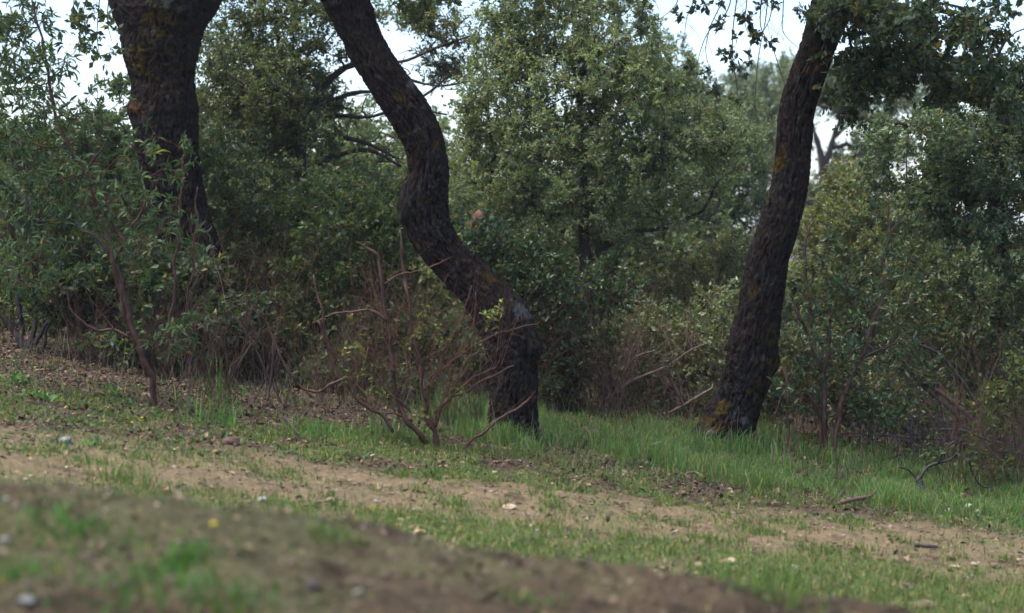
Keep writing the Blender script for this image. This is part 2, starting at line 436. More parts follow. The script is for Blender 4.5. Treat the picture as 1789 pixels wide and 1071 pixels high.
nz = N_(t, 'ShaderNodeTexNoise'); nz.inputs['Scale'].default_value = 34; nz.inputs['Detail'].default_value = 8; nz.inputs['Roughness'].default_value = .7; t.links.new(tc.outputs['Object'], nz.inputs['Vector'])
mr = N_(t, 'ShaderNodeMapRange'); mr.inputs['From Min'].default_value = .3; mr.inputs['From Max'].default_value = .7; mr.inputs['To Min'].default_value = .5; mr.inputs['To Max'].default_value = 1.5; t.links.new(nz.outputs['Fac'], mr.inputs['Value'])
vo = N_(t, 'ShaderNodeTexVoronoi'); vo.inputs['Scale'].default_value = 55; t.links.new(tc.outputs['Object'], vo.inputs['Vector'])
m2 = N_(t, 'ShaderNodeMapRange'); m2.inputs['To Min'].default_value = 1.25; m2.inputs['To Max'].default_value = .75; t.links.new(vo.outputs['Distance'], m2.inputs['Value'])
mm = N_(t, 'ShaderNodeMath', operation='MULTIPLY'); t.links.new(mr.outputs[0], mm.inputs[0]); t.links.new(m2.outputs[0], mm.inputs[1])
mu = N_(t, 'ShaderNodeVectorMath', operation='SCALE'); t.links.new(a.outputs['Color'], mu.inputs[0]); t.links.new(mm.outputs[0], mu.inputs['Scale'])
p = N_(t, 'ShaderNodeBsdfPrincipled'); p.inputs['Roughness'].default_value = .95; p.inputs['Specular IOR Level'].default_value = .11; t.links.new(mu.outputs[0], p.inputs['Base Color'])
b = N_(t, 'ShaderNodeBump'); b.inputs['Strength'].default_value = .8; b.inputs['Distance'].default_value = .02; t.links.new(nz.outputs['Fac'], b.inputs['Height']); t.links.new(b.outputs[0], p.inputs['Normal'])
o = N_(t, 'ShaderNodeOutputMaterial'); t.links.new(p.outputs[0], o.inputs['Surface'])
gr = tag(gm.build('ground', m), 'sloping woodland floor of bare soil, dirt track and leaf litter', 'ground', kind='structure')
M_GROUND = m

# far wooded ridge on the left
hm = MB(); hx = np.linspace(-350, 250, 90); hy = np.linspace(190, 400, 40); HX, HY = np.meshgrid(hx, hy)
hz = -2+np.exp(-((HX+60)/32)**2)*19*sst(190, 280, HY)*(1-.5*sst(320, 400, HY))+3*(fbm(HX/30, HY/30, o=4)-.5)*sst(190, 240, HY)+0*HY
ny, nx = HX.shape; i, j = np.meshgrid(np.arange(ny-1), np.arange(nx-1), indexing='ij')
hm.add(np.stack([HX, HY, hz-6], -1).reshape(-1, 3), None, np.stack([i*nx+j, i*nx+j+1, (i+1)*nx+j+1, (i+1)*nx+j], -1).reshape(-1, 4), (.05, .07, .05))
tag(hm.build('hill', M_GROUND), 'low wooded ridge far off on the horizon', 'hill', kind='structure')

# ------------------------------------------------------------------ grass, litter
def scatter(n, x0, x1, y0, y1, f):
    x = rng.uniform(x0, x1, n); y = rng.uniform(y0, y1, n); k = rng.random(n) < f(x, y); return x[k], y[k]
def blades(mb, x, y, h, w, base, lean=.35, var=.3, straw=.05):
    n = len(x); z0 = ground_z(x, y)-.008; H = (h*(.5+.9*rng.random(n)))[:, None]
    an = rng.random(n)*2*math.pi; s = np.stack([np.cos(an), np.sin(an), 0*an], 1)*(w*(.6+.8*rng.random(n)))[:, None]*.5
    ln = rng.normal(size=(n, 2))*lean; L = np.stack([ln[:, 0], ln[:, 1], 0*an], 1)
    p0 = np.stack([x, y, z0], 1); up = np.array([0, 0, 1.])
    p1 = p0+(up*.62+L*.3)*H; p2 = p0+(up*(.95-.25*np.linalg.norm(L, axis=1)[:, None])+L)*H
    v = np.stack([p0-s, p0+s, p1-s*.8, p1+s*.8, p2], 1).reshape(-1, 3); b = (np.arange(n)*5)[:, None]
    q = np.concatenate([b, b+1, b+3, b+2], 1); tr = np.concatenate([b+2, b+3, b+4], 1)
    mb.add(v, tr, q, np.repeat(leafcol(n, base, var, straw, (.28, .23, .10)), 5, 0))
GC = (.105, .185, .060); GC2 = (.095, .145, .042)
g1 = MB()
x, y = scatter(260000, -1.2, 5.5, 11.6, 17.8, lambda x, y: zones(x, y)['longg']**1.3*.8)
hh = .03+.09*sst(.3, .75, fbm(x*1.9, y*1.9, o=3)); blades(g1, x, y, hh*(.6+.9*sst(.45, .6, fbm(x*6, y*6+3, o=2))), .0042, GC, .55, .42, .12)
x, y = scatter(26000, -5, 5.5, 13.5, 18, lambda x, y: zones(x, y)['weeds']+.02)
blades(g1, x, y, .13, .005, (.055, .105, .032), .4, .3, .2)
def tuft(mb, px, py, n, h, r, base=GC, w=.006, lean=.4):
    c = G(px, py); q = rng.normal(size=(n, 2))*r; blades(mb, c[0]+q[:, 0], c[1]+q[:, 1], h, w, base, lean)
for q in ((365, 750, 45, .22, .07), (385, 735, 25, .26, .06), (380, 700, 30, .35, .05), (800, 735, 260, .24, .14), (830, 745, 200, .22, .12), (860, 770, 160, .16, .12), (925, 775, 160, .13, .12), (1240, 795, 120, .18, .1), (1300, 800, 200, .2, .12), (1220, 792, 80, .16, .08), (540, 760, 120, .13, .12), (600, 770, 120, .12, .14), (700, 765, 160, .16, .15), (1355, 790, 150, .2, .12), (1480, 815, 160, .17, .15), (1750, 850, 200, .2, .15), (1640, 830, 120, .18, .15)):
    tuft(g1, *q)
tag(g1.build('long_grass', M_GRASS), 'long green grass growing under the two leaning oaks', 'grass', kind='stuff')
g2 = MB()
x, y = scatter(240000, -4.6, 4.6, 7.2, 14.2, lambda x, y: zones(x, y)['short']*.9+.02)
st = zones(x, y)['strip']
blades(g2, x, y, .035+.03*fbm(x*2, y*2, o=2), .0045, np.array(GC2), .6, .35, .16)
for k in range(60):                                              # loose tufts over the track edges
    px, py = rng.uniform(0, 1789), 0; py = 790+.105*px+rng.normal()*55
    tuft(g2, px, min(py, 1066), int(rng.integers(25, 70)), .06, .045, GC2, .005, .55)
for q in ((220, 845, 130, .08, .09), (470, 830, 90, .06, .1), (770, 830, 130, .06, .1), (1340, 1045, 110, .08, .09), (1365, 1028, 110, .11, .05), (1330, 935, 90, .06, .07), (1480, 975, 160, .06, .12), (1340, 870, 90, .05, .08), (1120, 850, 80, .05, .1), (1430, 965, 90, .05, .1), (1300, 915, 60, .04, .08)):
    tuft(g2, *q[:5], base=GC2)
tag(g2.build('short_grass', M_GRASS), 'thin patches of short turf along the dirt track', 'grass', kind='stuff')
g3 = MB()
x, y = scatter(60000, -2.2, 1.6, 4.2, 7.2, lambda x, y: zones(x, y)['bankg']*.05+.004)
blades(g3, x, y, .03, .005, (.075, .13, .036), .6, .35, .15)
for q in ((95, 930, 90, .05, .08), (160, 935, 90, .05, .09), (325, 985, 110, .06, .035), (300, 1000, 60, .045, .06), (380, 1045, 100, .05, .07), (240, 1050, 120, .05, .08), (900, 1050, 60, .04, .05), (400, 1060, 80, .04, .06), (20, 1010, 100, .05, .06)):
    tuft(g3, *q, base=(.07, .15, .04))
tag(g3.build('bank_grass', M_GRASS), 'blurred short grass on the nearest earth bank', 'grass', kind='stuff')

def litter(mb, x, y, size, cols, lift=.012):
    n = len(x); z0 = ground_z(x, y)+rng.random(n)*lift
    d = rnd_dir(n); d[:, 2] *= .35
    c = np.asarray(cols)[rng.integers(0, len(cols), n)]*(.6+.8*rng.random((n, 1)))
    leaves(mb, np.stack([x, y, z0], 1), d, size, .5, c, 0, 'oak', 1.6)
LC = [(.06, .035, .025), (.08, .045, .03), (.045, .03, .024), (.12, .08, .05), (.04, .028, .026), (.055, .035, .03), (.20, .145, .085)]
l1 = MB()
x, y = scatter(130000, -5, 5, 7.5, 18, lambda x, y: np.clip(zones(x, y)['litter']*.9+.10+.14*zones(x, y)['longg'], 0, 1)*.8)
litter(l1, x, y, .036, LC)
x, y = scatter(9000, -5, 5, 7.2, 13, lambda x, y: x*0+.6)
litter(l1, x, y, .024, [(.2, .15, .09), (.15, .11, .065), (.09, .06, .04), (.24, .19, .13)])
x, y = scatter(9000, -2.2, 1.6, 4.2, 7.2, lambda x, y: x*0+.6)
litter(l1, x, y, .024, [(.09, .065, .045), (.06, .042, .03), (.12, .09, .06), (.04, .028, .024)])
tag(l1.build('leaf_litter', M_LITTER), 'fallen brown oak leaves scattered over the soil', 'leaf litter', kind='stuff')

w1 = MB()                                                        # low broad-leaved weeds on the left
def rosette(px, py, n, s, colr, r=.05, up_=.5):
    c = G(px, py); q = rng.normal(size=(n, 2))*r; pos = np.stack([c[0]+q[:, 0], c[1]+q[:, 1], ground_z(c[0]+q[:, 0], c[1]+q[:, 1])+.01], 1)
    d = rnd_dir(n); d[:, 2] = np.abs(d[:, 2])*.8+up_; leaves(w1, pos, d, s, .42, leafcol(n, colr, .3, .02), 0, 'lance', .9)
for k in range(170):
    px = rng.uniform(-20, 420) if k % 3 else rng.uniform(0, 1789); py = rng.uniform(640, 800) if k % 3 else 740+.1*px+rng.normal()*24
    rosette(px, py, int(rng.integers(8, 26)), .03, (.07, .12, .045), .08, .3)
for q in ((155, 783, 6), (175, 783, 7), (70, 700, 30), (200, 690, 20), (405, 745, 30), (30, 670, 30), (270, 610, 20), (330, 620, 20)): rosette(q[0], q[1], q[2], .055, (.10, .19, .06), .04)
tag(w1.build('ground_cover', M_SOFT), 'low broad-leaved weeds among the leaf litter', 'weeds', kind='stuff')

u1 = MB()                                                        # low scrub carpeting the wood floor behind
x, y = scatter(12000, -9, 9, 17.0, 32, lambda x, y: np.clip(.35+1.4*(fbm(x*.9, y*.9, o=2)-.35), 0, 1)); x0_ = x
n = len(x); a0 = np.stack([x, y, ground_z(x, y)], 1); d = rnd_dir(n)*.5; d[:, 2] = 1; hh_ = (.15+.5*fbm(x*.8+5, y*.8, o=2))[:, None]; b0 = a0+unit(d)*hh_*(.4+.8*rng.random((n, 1)))
twigs(u1, a0, b0, .003, .0015, (.06, .045, .035)); dress(u1, b0, unit(b0-a0), 3, .13, 7, .042, .5, (.078, .105, .045), .35)
tag(u1.build('undergrowth', [M_TWIG, M_OAKLEAF]), 'low leafy scrub covering the wood floor behind the clearing', 'undergrowth', kind='stuff')
t1 = MB()                                                        # thin dead stalks among the brush
x, y = scatter(2200, -4.5, 4.8, 12.4, 17.5, lambda x, y: (1-zones(x, y)['longg']*.5)*np.where(x < -.2, .8*(y > 13.2), .35+.4*(y > 14.9-.1*x)))
n = len(x); a0 = np.stack([x, y, ground_z(x, y)], 1); d = rnd_dir(n)*.45; d[:, 2] = 1; b0 = a0+d*(.08+.32*rng.random((n, 1))**1.5)
twigs(t1, a0, b0, .0022, .001, (.14, .10, .08), bow=.1)
tag(t1.build('dead_stalks', M_TWIG), 'thin dead stalks standing along the foot of the brush', 'dead stalks', kind='stuff')

# ------------------------------------------------------------------ the three big oaks
OAK = (.088, .108, .050)
def clumps(cb, cl, Y, size=.045, colr=OAK, dens=1.0, shape='oak', lmat=1, asp=.6, L=.07):
    for (px, py, r, n) in cl:
        c = P(px, py, Y); R = r*Y/FP; m = max(2, int(n/7*dens)); tips = c+rnd_dir(m)*R*rng.random((m, 1))**.5
        tips[:, 1] += rng.normal(size=m)*R*.3
        twigs(cb, np.repeat(c[None], m, 0), tips, .002, .0015, TWC)
        dress(cb, tips, unit(tips-c), 2, L, 4, size, asp, colr, .3, shape, lmat=lmat)
def hang(cb, paths, Y, r0=.006):
    for pth in paths:
        p = PL(pth, Y); n = len(p); q, r, _ = smooth_path(p, np.linspace(r0, .0018, n), .04)
        tube(cb, q, r, 4, TWC, 0, False)
        k = rng.integers(1, len(q)-1, max(2, len(q)//4)); d = rnd_dir(len(k)); d[:, 2] = -np.abs(d[:, 2])-.4
        twigs(cb, q[k], q[k]+unit(d)*(.08+.2*rng.random((len(k), 1))), .0018, .001, TWC)

# left oak: thick forking trunk behind the brush
YL = 17.0
rng = np.random.default_rng(21)
b = G(342, 628); root = thing('oak_tree', 'thick dark oak trunk forking at the top left, streaked with orange lichen', 'tree', (P(342, 640, YL)[0], YL, P(342, 640, YL)[2]), 'large oak trees')
tb = MB(); cb = MB()
TL = [(288, -10, 150), (287, 20, 158), (283, 60, 136), (283, 100, 124), (285, 140, 104), (287, 172, 108), (288, 195, 114), (290, 222, 110), (296, 270, 100), (305, 330, 98), (316, 390, 102), (328, 450, 112), (338, 520, 118), (344, 590, 130), (348, 650, 165)]
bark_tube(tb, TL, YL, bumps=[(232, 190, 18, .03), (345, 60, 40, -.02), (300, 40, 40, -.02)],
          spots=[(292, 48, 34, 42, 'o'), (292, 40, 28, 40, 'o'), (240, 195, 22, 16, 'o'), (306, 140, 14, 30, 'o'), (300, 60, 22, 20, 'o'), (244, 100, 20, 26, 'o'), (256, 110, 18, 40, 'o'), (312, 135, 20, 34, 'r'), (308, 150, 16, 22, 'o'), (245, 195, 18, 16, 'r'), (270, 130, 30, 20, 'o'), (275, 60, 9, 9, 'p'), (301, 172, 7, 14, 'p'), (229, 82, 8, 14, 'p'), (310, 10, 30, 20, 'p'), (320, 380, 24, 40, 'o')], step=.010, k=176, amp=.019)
l1_, _ = bark_tube(tb, [(120, -330, 60), (165, -210, 70), (200, -110, 84), (228, -40, 98), (250, 15, 105), (272, 70, 80)], YL, step=.02, k=72, amp=.016)
l2_, _ = bark_tube(tb, [(520, -310, 55), (455, -200, 64), (408, -110, 72), (372, -45, 84), (340, 0, 96), (305, 60, 80)], YL, step=.02, k=72, amp=.016)
sp = list(l1_[:110:8])+list(l2_[:110:8])
att = in_px([(100, -480, 320, 190, YL, 1.8, 1), (480, -480, 330, 190, YL, 1.8, 1), (290, -560, 300, 200, YL, 1.8, 1)], 260, .5)
ch, tips, dirs = grow(sp, [.1]*len(sp), att, .005, .5, .1)
limbs(cb, ch, TWC, 0, wood=tb); dress(cb, tips, dirs, 8, .22, 12, .048, .55, OAK, .3)
hang(cb, [[(170, -140), (160, -60), (150, 0), (143, 40), (150, 80)], [(185, -120), (178, -40), (172, 20), (170, 70), (175, 100)], [(150, -100), (130, -20), (128, 20), (122, 50)], [(205, -60), (190, 0), (188, 40), (196, 75)]], YL-.8)
clumps(cb, [(142, 45, 22, 60), (158, 62, 20, 50), (135, 30, 16, 30), (165, 20, 14, 26), (178, 96, 14, 22), (187, 30, 8, 6), (195, 48, 5, 3), (150, 88, 14, 18), (196, 88, 8, 10)], YL-.8, .055)
tb.build('trunk', M_BARK, root); cb.build('crown', [M_TWIG, M_OAKLEAF], root)

# middle oak: the S-curved trunk
YM = 14.1
rng = np.random.default_rng(22)
root = thing('oak_tree', 'oak with a snaking S-shaped trunk and a bulge halfway up, centre of the clearing', 'tree', (P(896, 775, YM)[0], YM, P(896, 775, YM)[2]), 'large oak trees')
tb = MB(); cb = MB()
TM = [(545, -260, 84), (560, -170, 82), (572, -100, 80), (588, -45, 80), (606, 0, 78), (625, 50, 68), (649, 100, 68), (682, 150, 76), (718, 200, 78), (742, 250, 68), (748, 300, 66), (743, 350, 73), (752, 400, 80), (785, 450, 82), (838, 502, 88), (873, 550, 97), (895, 600, 93), (899, 645, 82), (898, 690, 80), (897, 740, 84), (896, 800, 104)]
bark_tube(tb, TM, YM, bumps=[(708, 360, 24, .045), (706, 383, 10, .025), (716, 325, 14, .03), (768, 312, 6, -.07), (930, 612, 16, .045), (936, 640, 14, -.05), (905, 545, 28, .02), (870, 640, 12, -.015), (590, 80, 12, -.02)],
          flare=[(.2, .5, .22, .028), (1.7, .4, .12, .03), (3.0, .5, .22, .028), (4.6, .6, .14, .03)], spots=[(699, 165, 16, 16, 'o'), (764, 255, 8, 10, 'o'), (850, 485, 18, 14, 'o'), (915, 545, 24, 14, 'p'), (905, 540, 16, 10, 'p'), (870, 440, 14, 10, 'p'), (716, 148, 20, 8, 'p')], step=.008, k=168, amp=.016)
lm = [[(560, -260, 80), (470, -380, 56), (400, -500, 30)], [(560, -260, 76), (600, -400, 52), (680, -540, 28)]]
sp = []
for q in lm:
    p_, _ = bark_tube(tb, q, YM, step=.03, k=40); sp += list(p_[::8])
att = in_px([(560, -560, 480, 200, YM, 2., 1), (820, -430, 260, 150, YM, 1.6, .6)], 260, .5)
ch, tips, dirs = grow(sp, [.1]*len(sp), att, .005, .5, .1)
limbs(cb, ch, TWC, 0, wood=tb); dress(cb, tips, dirs, 8, .22, 12, .046, .55, OAK, .3)
hang(cb, [[(720, -120), (735, -50), (740, 0), (735, 20)], [(790, -120), (800, -40), (795, 5)], [(900, -110), (930, -40), (945, 0), (950, 30)], [(980, -100), (985, -30), (975, 15)], [(1080, -80), (1085, 0), (1080, 30)], [(1120, -80), (1128, -10), (1120, 50), (1135, 90)]], YM)
clumps(cb, [(720, 8, 26, 50), (760, 2, 24, 50), (795, 4, 20, 34), (745, 20, 10, 12), (850, -5, 20, 26), (935, 15, 18, 34), (950, 30, 14, 22), (980, 18, 20, 44), (985, 34, 10, 14), (1080, 18, 12, 22), (1090, 0, 16, 26), (1125, 15, 16, 28), (1120, 55, 14, 24), (1140, 78, 10, 16)], YM, .05)
tb.build('trunk', M_BARK, root); cb.build('crown', [M_TWIG, M_OAKLEAF], root)

# right oak: leaning trunk with hanging sprays
YR = 15.5
rng = np.random.default_rng(23)
root = thing('oak_tree', 'oak leaning to the right out of the grass, yellow lichen low on its trunk', 'tree', (P(1266, 780, YR)[0], YR, P(1266, 780, YR)[2]), 'large oak trees')
tb = MB(); cb = MB()
TR = [(1560, -330, 84), (1525, -230, 88), (1495, -140, 84), (1472, -60, 78), (1455, 0, 70), (1439, 50, 60), (1423, 100, 58), (1405, 150, 58), (1391, 200, 55), (1387, 250, 57), (1383, 300, 60), (1374, 350, 63), (1360, 400, 65), (1343, 450, 67), (1335, 500, 72), (1327, 550, 75), (1316, 600, 82), (1307, 650, 82), (1288, 700, 83), (1270, 750, 93), (1256, 805, 112)]
bark_tube(tb, TR, YR, bumps=[(1360, 635, 18, .035), (1285, 690, 30, .0), (1230, 765, 22, .05), (1300, 760, 20, .02), (1270, 770, 8, -.05)],
          spots=[(1348, 640, 20, 22, 'o'), (1345, 670, 16, 22, 'o'), (1325, 665, 12, 22, 'o'), (1305, 680, 10, 10, 'o'), (1331, 690, 14, 12, 'o'), (1255, 710, 18, 18, 'o'), (1246, 742, 16, 14, 'o'), (1240, 730, 18, 22, 'o'), (1290, 690, 8, 9, 'p'), (1295, 732, 10, 9, 'p'), (1277, 722, 7, 8, 'p'), (1237, 752, 8, 7, 'p'), (1330, 622, 7, 8, 'p'), (1340, 590, 12, 12, 'o'), (1322, 535, 10, 10, 'o'), (1362, 280, 12, 30, 'o'), (1356, 300, 14, 22, 'o'), (1352, 590, 16, 30, 'o'), (1340, 330, 8, 20, 'o'), (1425, 110, 20, 30, 'o'), (1310, 505, 10, 18, 'o')],
          flare=[(math.pi, .5, .22, .06), (.9, .6, .2, .03)], step=.009, k=168, amp=.016)
lm = [[(1560, -330, 80), (1600, -450, 50), (1620, -600, 25)], [(1480, -60, 62), (1560, -110, 46), (1660, -150, 36), (1790, -170, 22)], [(1525, -230, 60), (1440, -330, 44), (1340, -420, 26)], [(1470, 10, 34), (1510, 0, 26), (1570, 15, 18), (1640, 40, 12)]]
sp = []
for q in lm:
    p_, _ = bark_tube(tb, q, YR, step=.03, k=40); sp += list(p_[::8])
att = in_px([(1560, -520, 480, 200, YR, 2.0, 1), (1300, -420, 260, 130, YR-.4, 1.4, .6), (1760, -300, 260, 180, YR-.5, 1.6, .7)], 250, .5)
ch, tips, dirs = grow(sp, [.1]*len(sp), att, .005, .5, .1)
limbs(cb, ch, TWC, 0, wood=tb); dress(cb, tips, dirs, 8, .22, 12, .046, .55, OAK, .3)
att = in_px([(1540, 20, 90, 55, YR-.5, .7, 1), (1640, 70, 90, 65, YR-.6, .8, 1.2), (1730, 50, 90, 90, YR-.8, .9, 1.4), (1480, 130, 50, 55, YR-.2, .4, .5), (1570, 110, 90, 60, YR-.3, .6, 1), (1760, 160, 70, 70, YR-.8, .7, .8), (1460, 20, 40, 30, YR-.4, .3, .4), (1475, 200, 40, 50, YR, .3, .35), (1670, 150, 60, 40, YR-.5, .5, .6)], 210, .7, .42, 2.5)
ch, tips, dirs = grow(sp, [.06]*len(sp), att, .0032, .45, .12, lift=-.3)
limbs(cb, ch, TWC, 0, wood=tb); dress(cb, tips, dirs, 7, .15, 11, .047, .6, (.070, .100, .055), .35, droop=.35)
hang(cb, [[(1296, -80), (1287, 0), (1280, 60), (1281, 110), (1288, 152), (1290, 180)], [(1332, -80), (1330, 0), (1330, 50), (1350, 85), (1365, 130), (1372, 150)], [(1270, -80), (1262, 0), (1240, 50), (1233, 90), (1236, 110)], [(1345, -60), (1338, 30), (1325, 100), (1318, 190)], [(1372, -60), (1368, 20), (1368, 55), (1395, 85)], [(1310, -60), (1304, 10), (1302, 45), (1308, 60)], [(1205, -60), (1212, 0), (1200, 30), (1196, 60)], [(1280, -60), (1270, 20), (1235, 60), (1222, 95), (1218, 112)], [(1345, -50), (1342, 40), (1330, 60)], [(1188, -40), (1180, 10), (1150, 35)]], YR-1.0, .005)
clumps(cb, [(1300, 26, 20, 60), (1310, 40, 14, 40), (1312, 62, 8, 12), (1283, 62, 7, 10), (1262, 40, 9, 14), (1250, 50, 7, 8), (1274, 85, 16, 34), (1283, 105, 12, 22), (1264, 98, 14, 26), (1296, 118, 16, 34), (1310, 108, 12, 22), (1275, 118, 8, 6), (1314, 62, 7, 8), (1322, 72, 7, 8), (1345, 72, 6, 6), (1230, 130, 10, 16), (1210, 122, 9, 14), (1248, 145, 9, 14), (1255, 158, 7, 9), (1292, 178, 10, 16), (1215, 22, 10, 16), (1232, 6, 10, 14), (1190, 32, 9, 8), (1185, 28, 6, 5), (1360, 5, 18, 30), (1395, 2, 18, 30), (1260, 0, 10, 9), (1330, 10, 9, 8), (1400, 20, 12, 18), (1425, 10, 16, 26)], YR-1.0, .045, (.05, .062, .034), dens=.55, L=.045)
tb.build('trunk', M_BARK, root); cb.build('crown', [M_TWIG, M_OAKLEAF], root)

# ------------------------------------------------------------------ trees behind
def base_at(px, Y):
    x = P(px, 500, Y)[0]; return (x, Y, float(ground_z(np.array([x]), np.array([Y]))[0]))
def bpy_px(px, Y):
    """image row of the ground at px, depth Y"""
    x, y, zz = base_at(px, Y); v = np.array([x, y, zz-CAMZ]); return CY-FP*np.dot(v, UP)/np.dot(v, FW)
def tk(px, pts, Y, d0):
    return [(px, bpy_px(px, Y)+6, d0)]+pts
G2 = (.162, .202, .104)
tree('oak_tree', 'round pale-green young oak with fine leaves behind and between the two leaning trunks', 'tree', base_at(1022, 20.), [tk(1022, [(1022, 460, 22), (1020, 400, 20), (1019, 340, 17), (1020, 300, 13), (1015, 220, 9), (1010, 140, 6)], 20., 30), [(1022, 462, 20), (1060, 430, 13), (1090, 408, 10), (1150, 400, 8), (1200, 385, 5)], [(1019, 370, 9), (985, 375, 7), (950, 370, 6), (915, 345, 5), (885, 325, 4)], [(1019, 330, 9), (1060, 316, 6), (1090, 295, 4)]], 20.,
     [(1010, 215, 200, 165, 20., 1.3, 1.5), (900, 240, 110, 170, 20., 1., .8), (1150, 260, 160, 130, 20.2, 1.2, 1), (1250, 270, 90, 90, 20.4, .8, .4), (1010, 90, 150, 90, 20., .9, .7), (1030, 20, 120, 60, 20.2, .8, .3), (880, 130, 80, 90, 20.2, .7, .35), (1020, 380, 220, 80, 20., 1.1, .8), (1100, 130, 120, 90, 20.3, .8, .6), (860, 330, 90, 90, 20.2, .8, .5), (890, 50, 80, 80, 20.2, .7, .5), (830, 210, 45, 80, 20.2, .5, .2), (980, -30, 170, 60, 20.2, .8, .35)],
     1000, 10, .16, 13, .032, G2, gap=.27, shell=.55, rtip=.0032, power=.40, sd=31, gs=2.2, group='trees behind the clearing')
tree('oak_tree', 'olive-green airy oak with dark spreading boughs behind the left thicket', 'tree', base_at(530, 21.), [tk(530, [(522, 330, 34), (520, 250, 32), (518, 220, 26), (505, 190, 18), (470, 160, 13), (430, 140, 9), (385, 120, 6)], 21., 40), [(520, 235, 24), (540, 190, 18), (565, 150, 14), (600, 120, 10), (640, 100, 7)], [(518, 225, 20), (515, 160, 15), (490, 90, 11), (480, 20, 8)], [(522, 300, 14), (580, 275, 11), (640, 262, 8), (700, 290, 5)], [(600, 240, 8), (640, 250, 7), (690, 275, 4)], [(600, 120, 9), (650, 106, 8), (700, 108, 6), (760, 84, 5), (830, 60, 3)], [(650, 107, 6), (705, 135, 5), (765, 150, 4), (835, 138, 3)], [(585, 200, 8), (640, 205, 6), (700, 190, 4), (780, 200, 3)], [(560, 180, 8), (640, 160, 6), (720, 175, 5), (800, 120, 3)]], 21.,
     [(450, 100, 150, 130, 21., 1.3, 1.4), (420, 230, 120, 90, 21., 1., .8), (590, 40, 90, 70, 21., .9, .45), (520, 180, 120, 100, 21., 1., .6), (570, 210, 50, 60, 21., .6, .12), (480, -20, 180, 70, 21., 1, .5), (740, 20, 80, 40, 21.4, .6, .2), (790, 110, 60, 70, 21.4, .5, .12), (700, 270, 50, 30, 21., .4, .08), (560, 330, 180, 60, 20.6, .9, .5)],
     760, 9, .18, 12, .034, (.112, .140, .066), gap=.42, shell=.5, rtip=.0036, power=.42, sd=32, gs=2., droop=-.1, group='trees behind the clearing',
     extra=lambda cb, tb: [limbs(cb, grow(list(PL([(x_, y_) for x_, y_ in ((600, 240), (640, 250), (690, 275), (650, 106), (700, 108), (730, 96), (760, 84), (800, 70), (680, 122), (705, 135), (740, 143), (765, 150), (800, 144), (640, 205), (700, 190), (740, 195), (680, 167), (720, 175), (760, 148))], 21.)), [.02]*19, in_px([(670, 262, 70, 45, 21., .4, 1), (650, 190, 60, 60, 21., .4, .7), (770, 120, 80, 60, 21., .4, 1.2), (790, 60, 60, 60, 21., .4, .6), (700, 120, 60, 50, 21., .4, .5)], 260, .7), .0030, .4, .04)[0], TWC, 0)])
tree('oak_tree', 'dark oak with drooping level boughs at the right edge, behind the hanging sprays', 'tree', base_at(1745, 17.5), [tk(1745, [(1748, 400, 26), (1745, 330, 24), (1752, 240, 20), (1750, 160, 14)], 17.5, 34), [(1746, 350, 14), (1700, 330, 11), (1640, 322, 8), (1560, 330, 5)], [(1746, 300, 13), (1690, 250, 10), (1620, 225, 7), (1570, 215, 5)], [(1750, 210, 12), (1690, 170, 9), (1620, 170, 5)], [(1748, 390, 10), (1700, 395, 7), (1640, 410, 4)]], 17.5,
     [(1650, 235, 150, 60, 17.5, 1., 1.2), (1700, 310, 130, 60, 17.5, .9, 1), (1600, 300, 110, 50, 17.5, .7, .6), (1760, 170, 100, 100, 17.6, 1, .9), (1690, 390, 120, 50, 17.4, .8, .7), (1800, 300, 80, 120, 17.5, .8, .6), (1540, 240, 50, 50, 17.8, .6, .2)],
     480, 8, .15, 13, .036, (.108, .150, .088), gap=.37, shell=.5, rtip=.0032, power=.43, sd=33, droop=.3, gs=2.2, group='trees behind the clearing')
tree('oak_tree', 'pale yellow-green bushy oak just left of the leaning trunk, farther back', 'tree', base_at(1260, 27.), [tk(1260, [(1262, 330, 16), (1258, 250, 12), (1262, 190, 7)], 27., 22)], 27.,
     [(1250, 240, 130, 90, 27., 1.2, 1.2), (1200, 330, 160, 80, 27., 1.2, .8), (1180, 170, 90, 60, 27.5, 1., .6), (1300, 340, 90, 80, 27., 1., .6), (1140, 110, 80, 60, 27.5, 1., .3)],
     560, 8, .18, 13, .038, (.138, .182, .098), gap=.28, shell=.45, rtip=.004, power=.40, sd=34, group='trees behind the clearing')
tree('oak_tree', 'yellow-green bushy oak between the leaning trunk and the dark right-hand oak', 'tree', base_at(1520, 23.), [tk(1520, [(1515, 460, 16), (1512, 400, 12), (1510, 340, 8)], 23., 20)], 23.,
     [(1510, 390, 110, 90, 23., 1.2, 1.2), (1450, 450, 90, 90, 23., 1., .8), (1590, 400, 90, 80, 23., 1., .6), (1490, 320, 50, 40, 23.4, .6, .3)],
     380, 8, .16, 13, .038, (.138, .168, .072), gap=.28, shell=.45, rtip=.0035, power=.40, sd=35, odd=.1, group='trees behind the clearing')
tree('oak_tree', 'far-off rounded oak fading in the haze, left of the leaning trunk', 'tree', base_at(1330, 62.), [tk(1330, [(1332, 250, 12), (1330, 160, 8)], 62., 14)], 62.,
     [(1330, 165, 75, 60, 62., 2.5, 1), (1290, 220, 70, 60, 62., 2.5, .7), (1360, 215, 60, 70, 62., 2.5, .6), (1310, 270, 90, 60, 62., 2.5, .6)],
     380, 7, .4, 11, .10, (.12, .155, .10), gap=.25, shell=.45, rtip=.012, power=.42, sd=36, group='hazy trees in the distance')
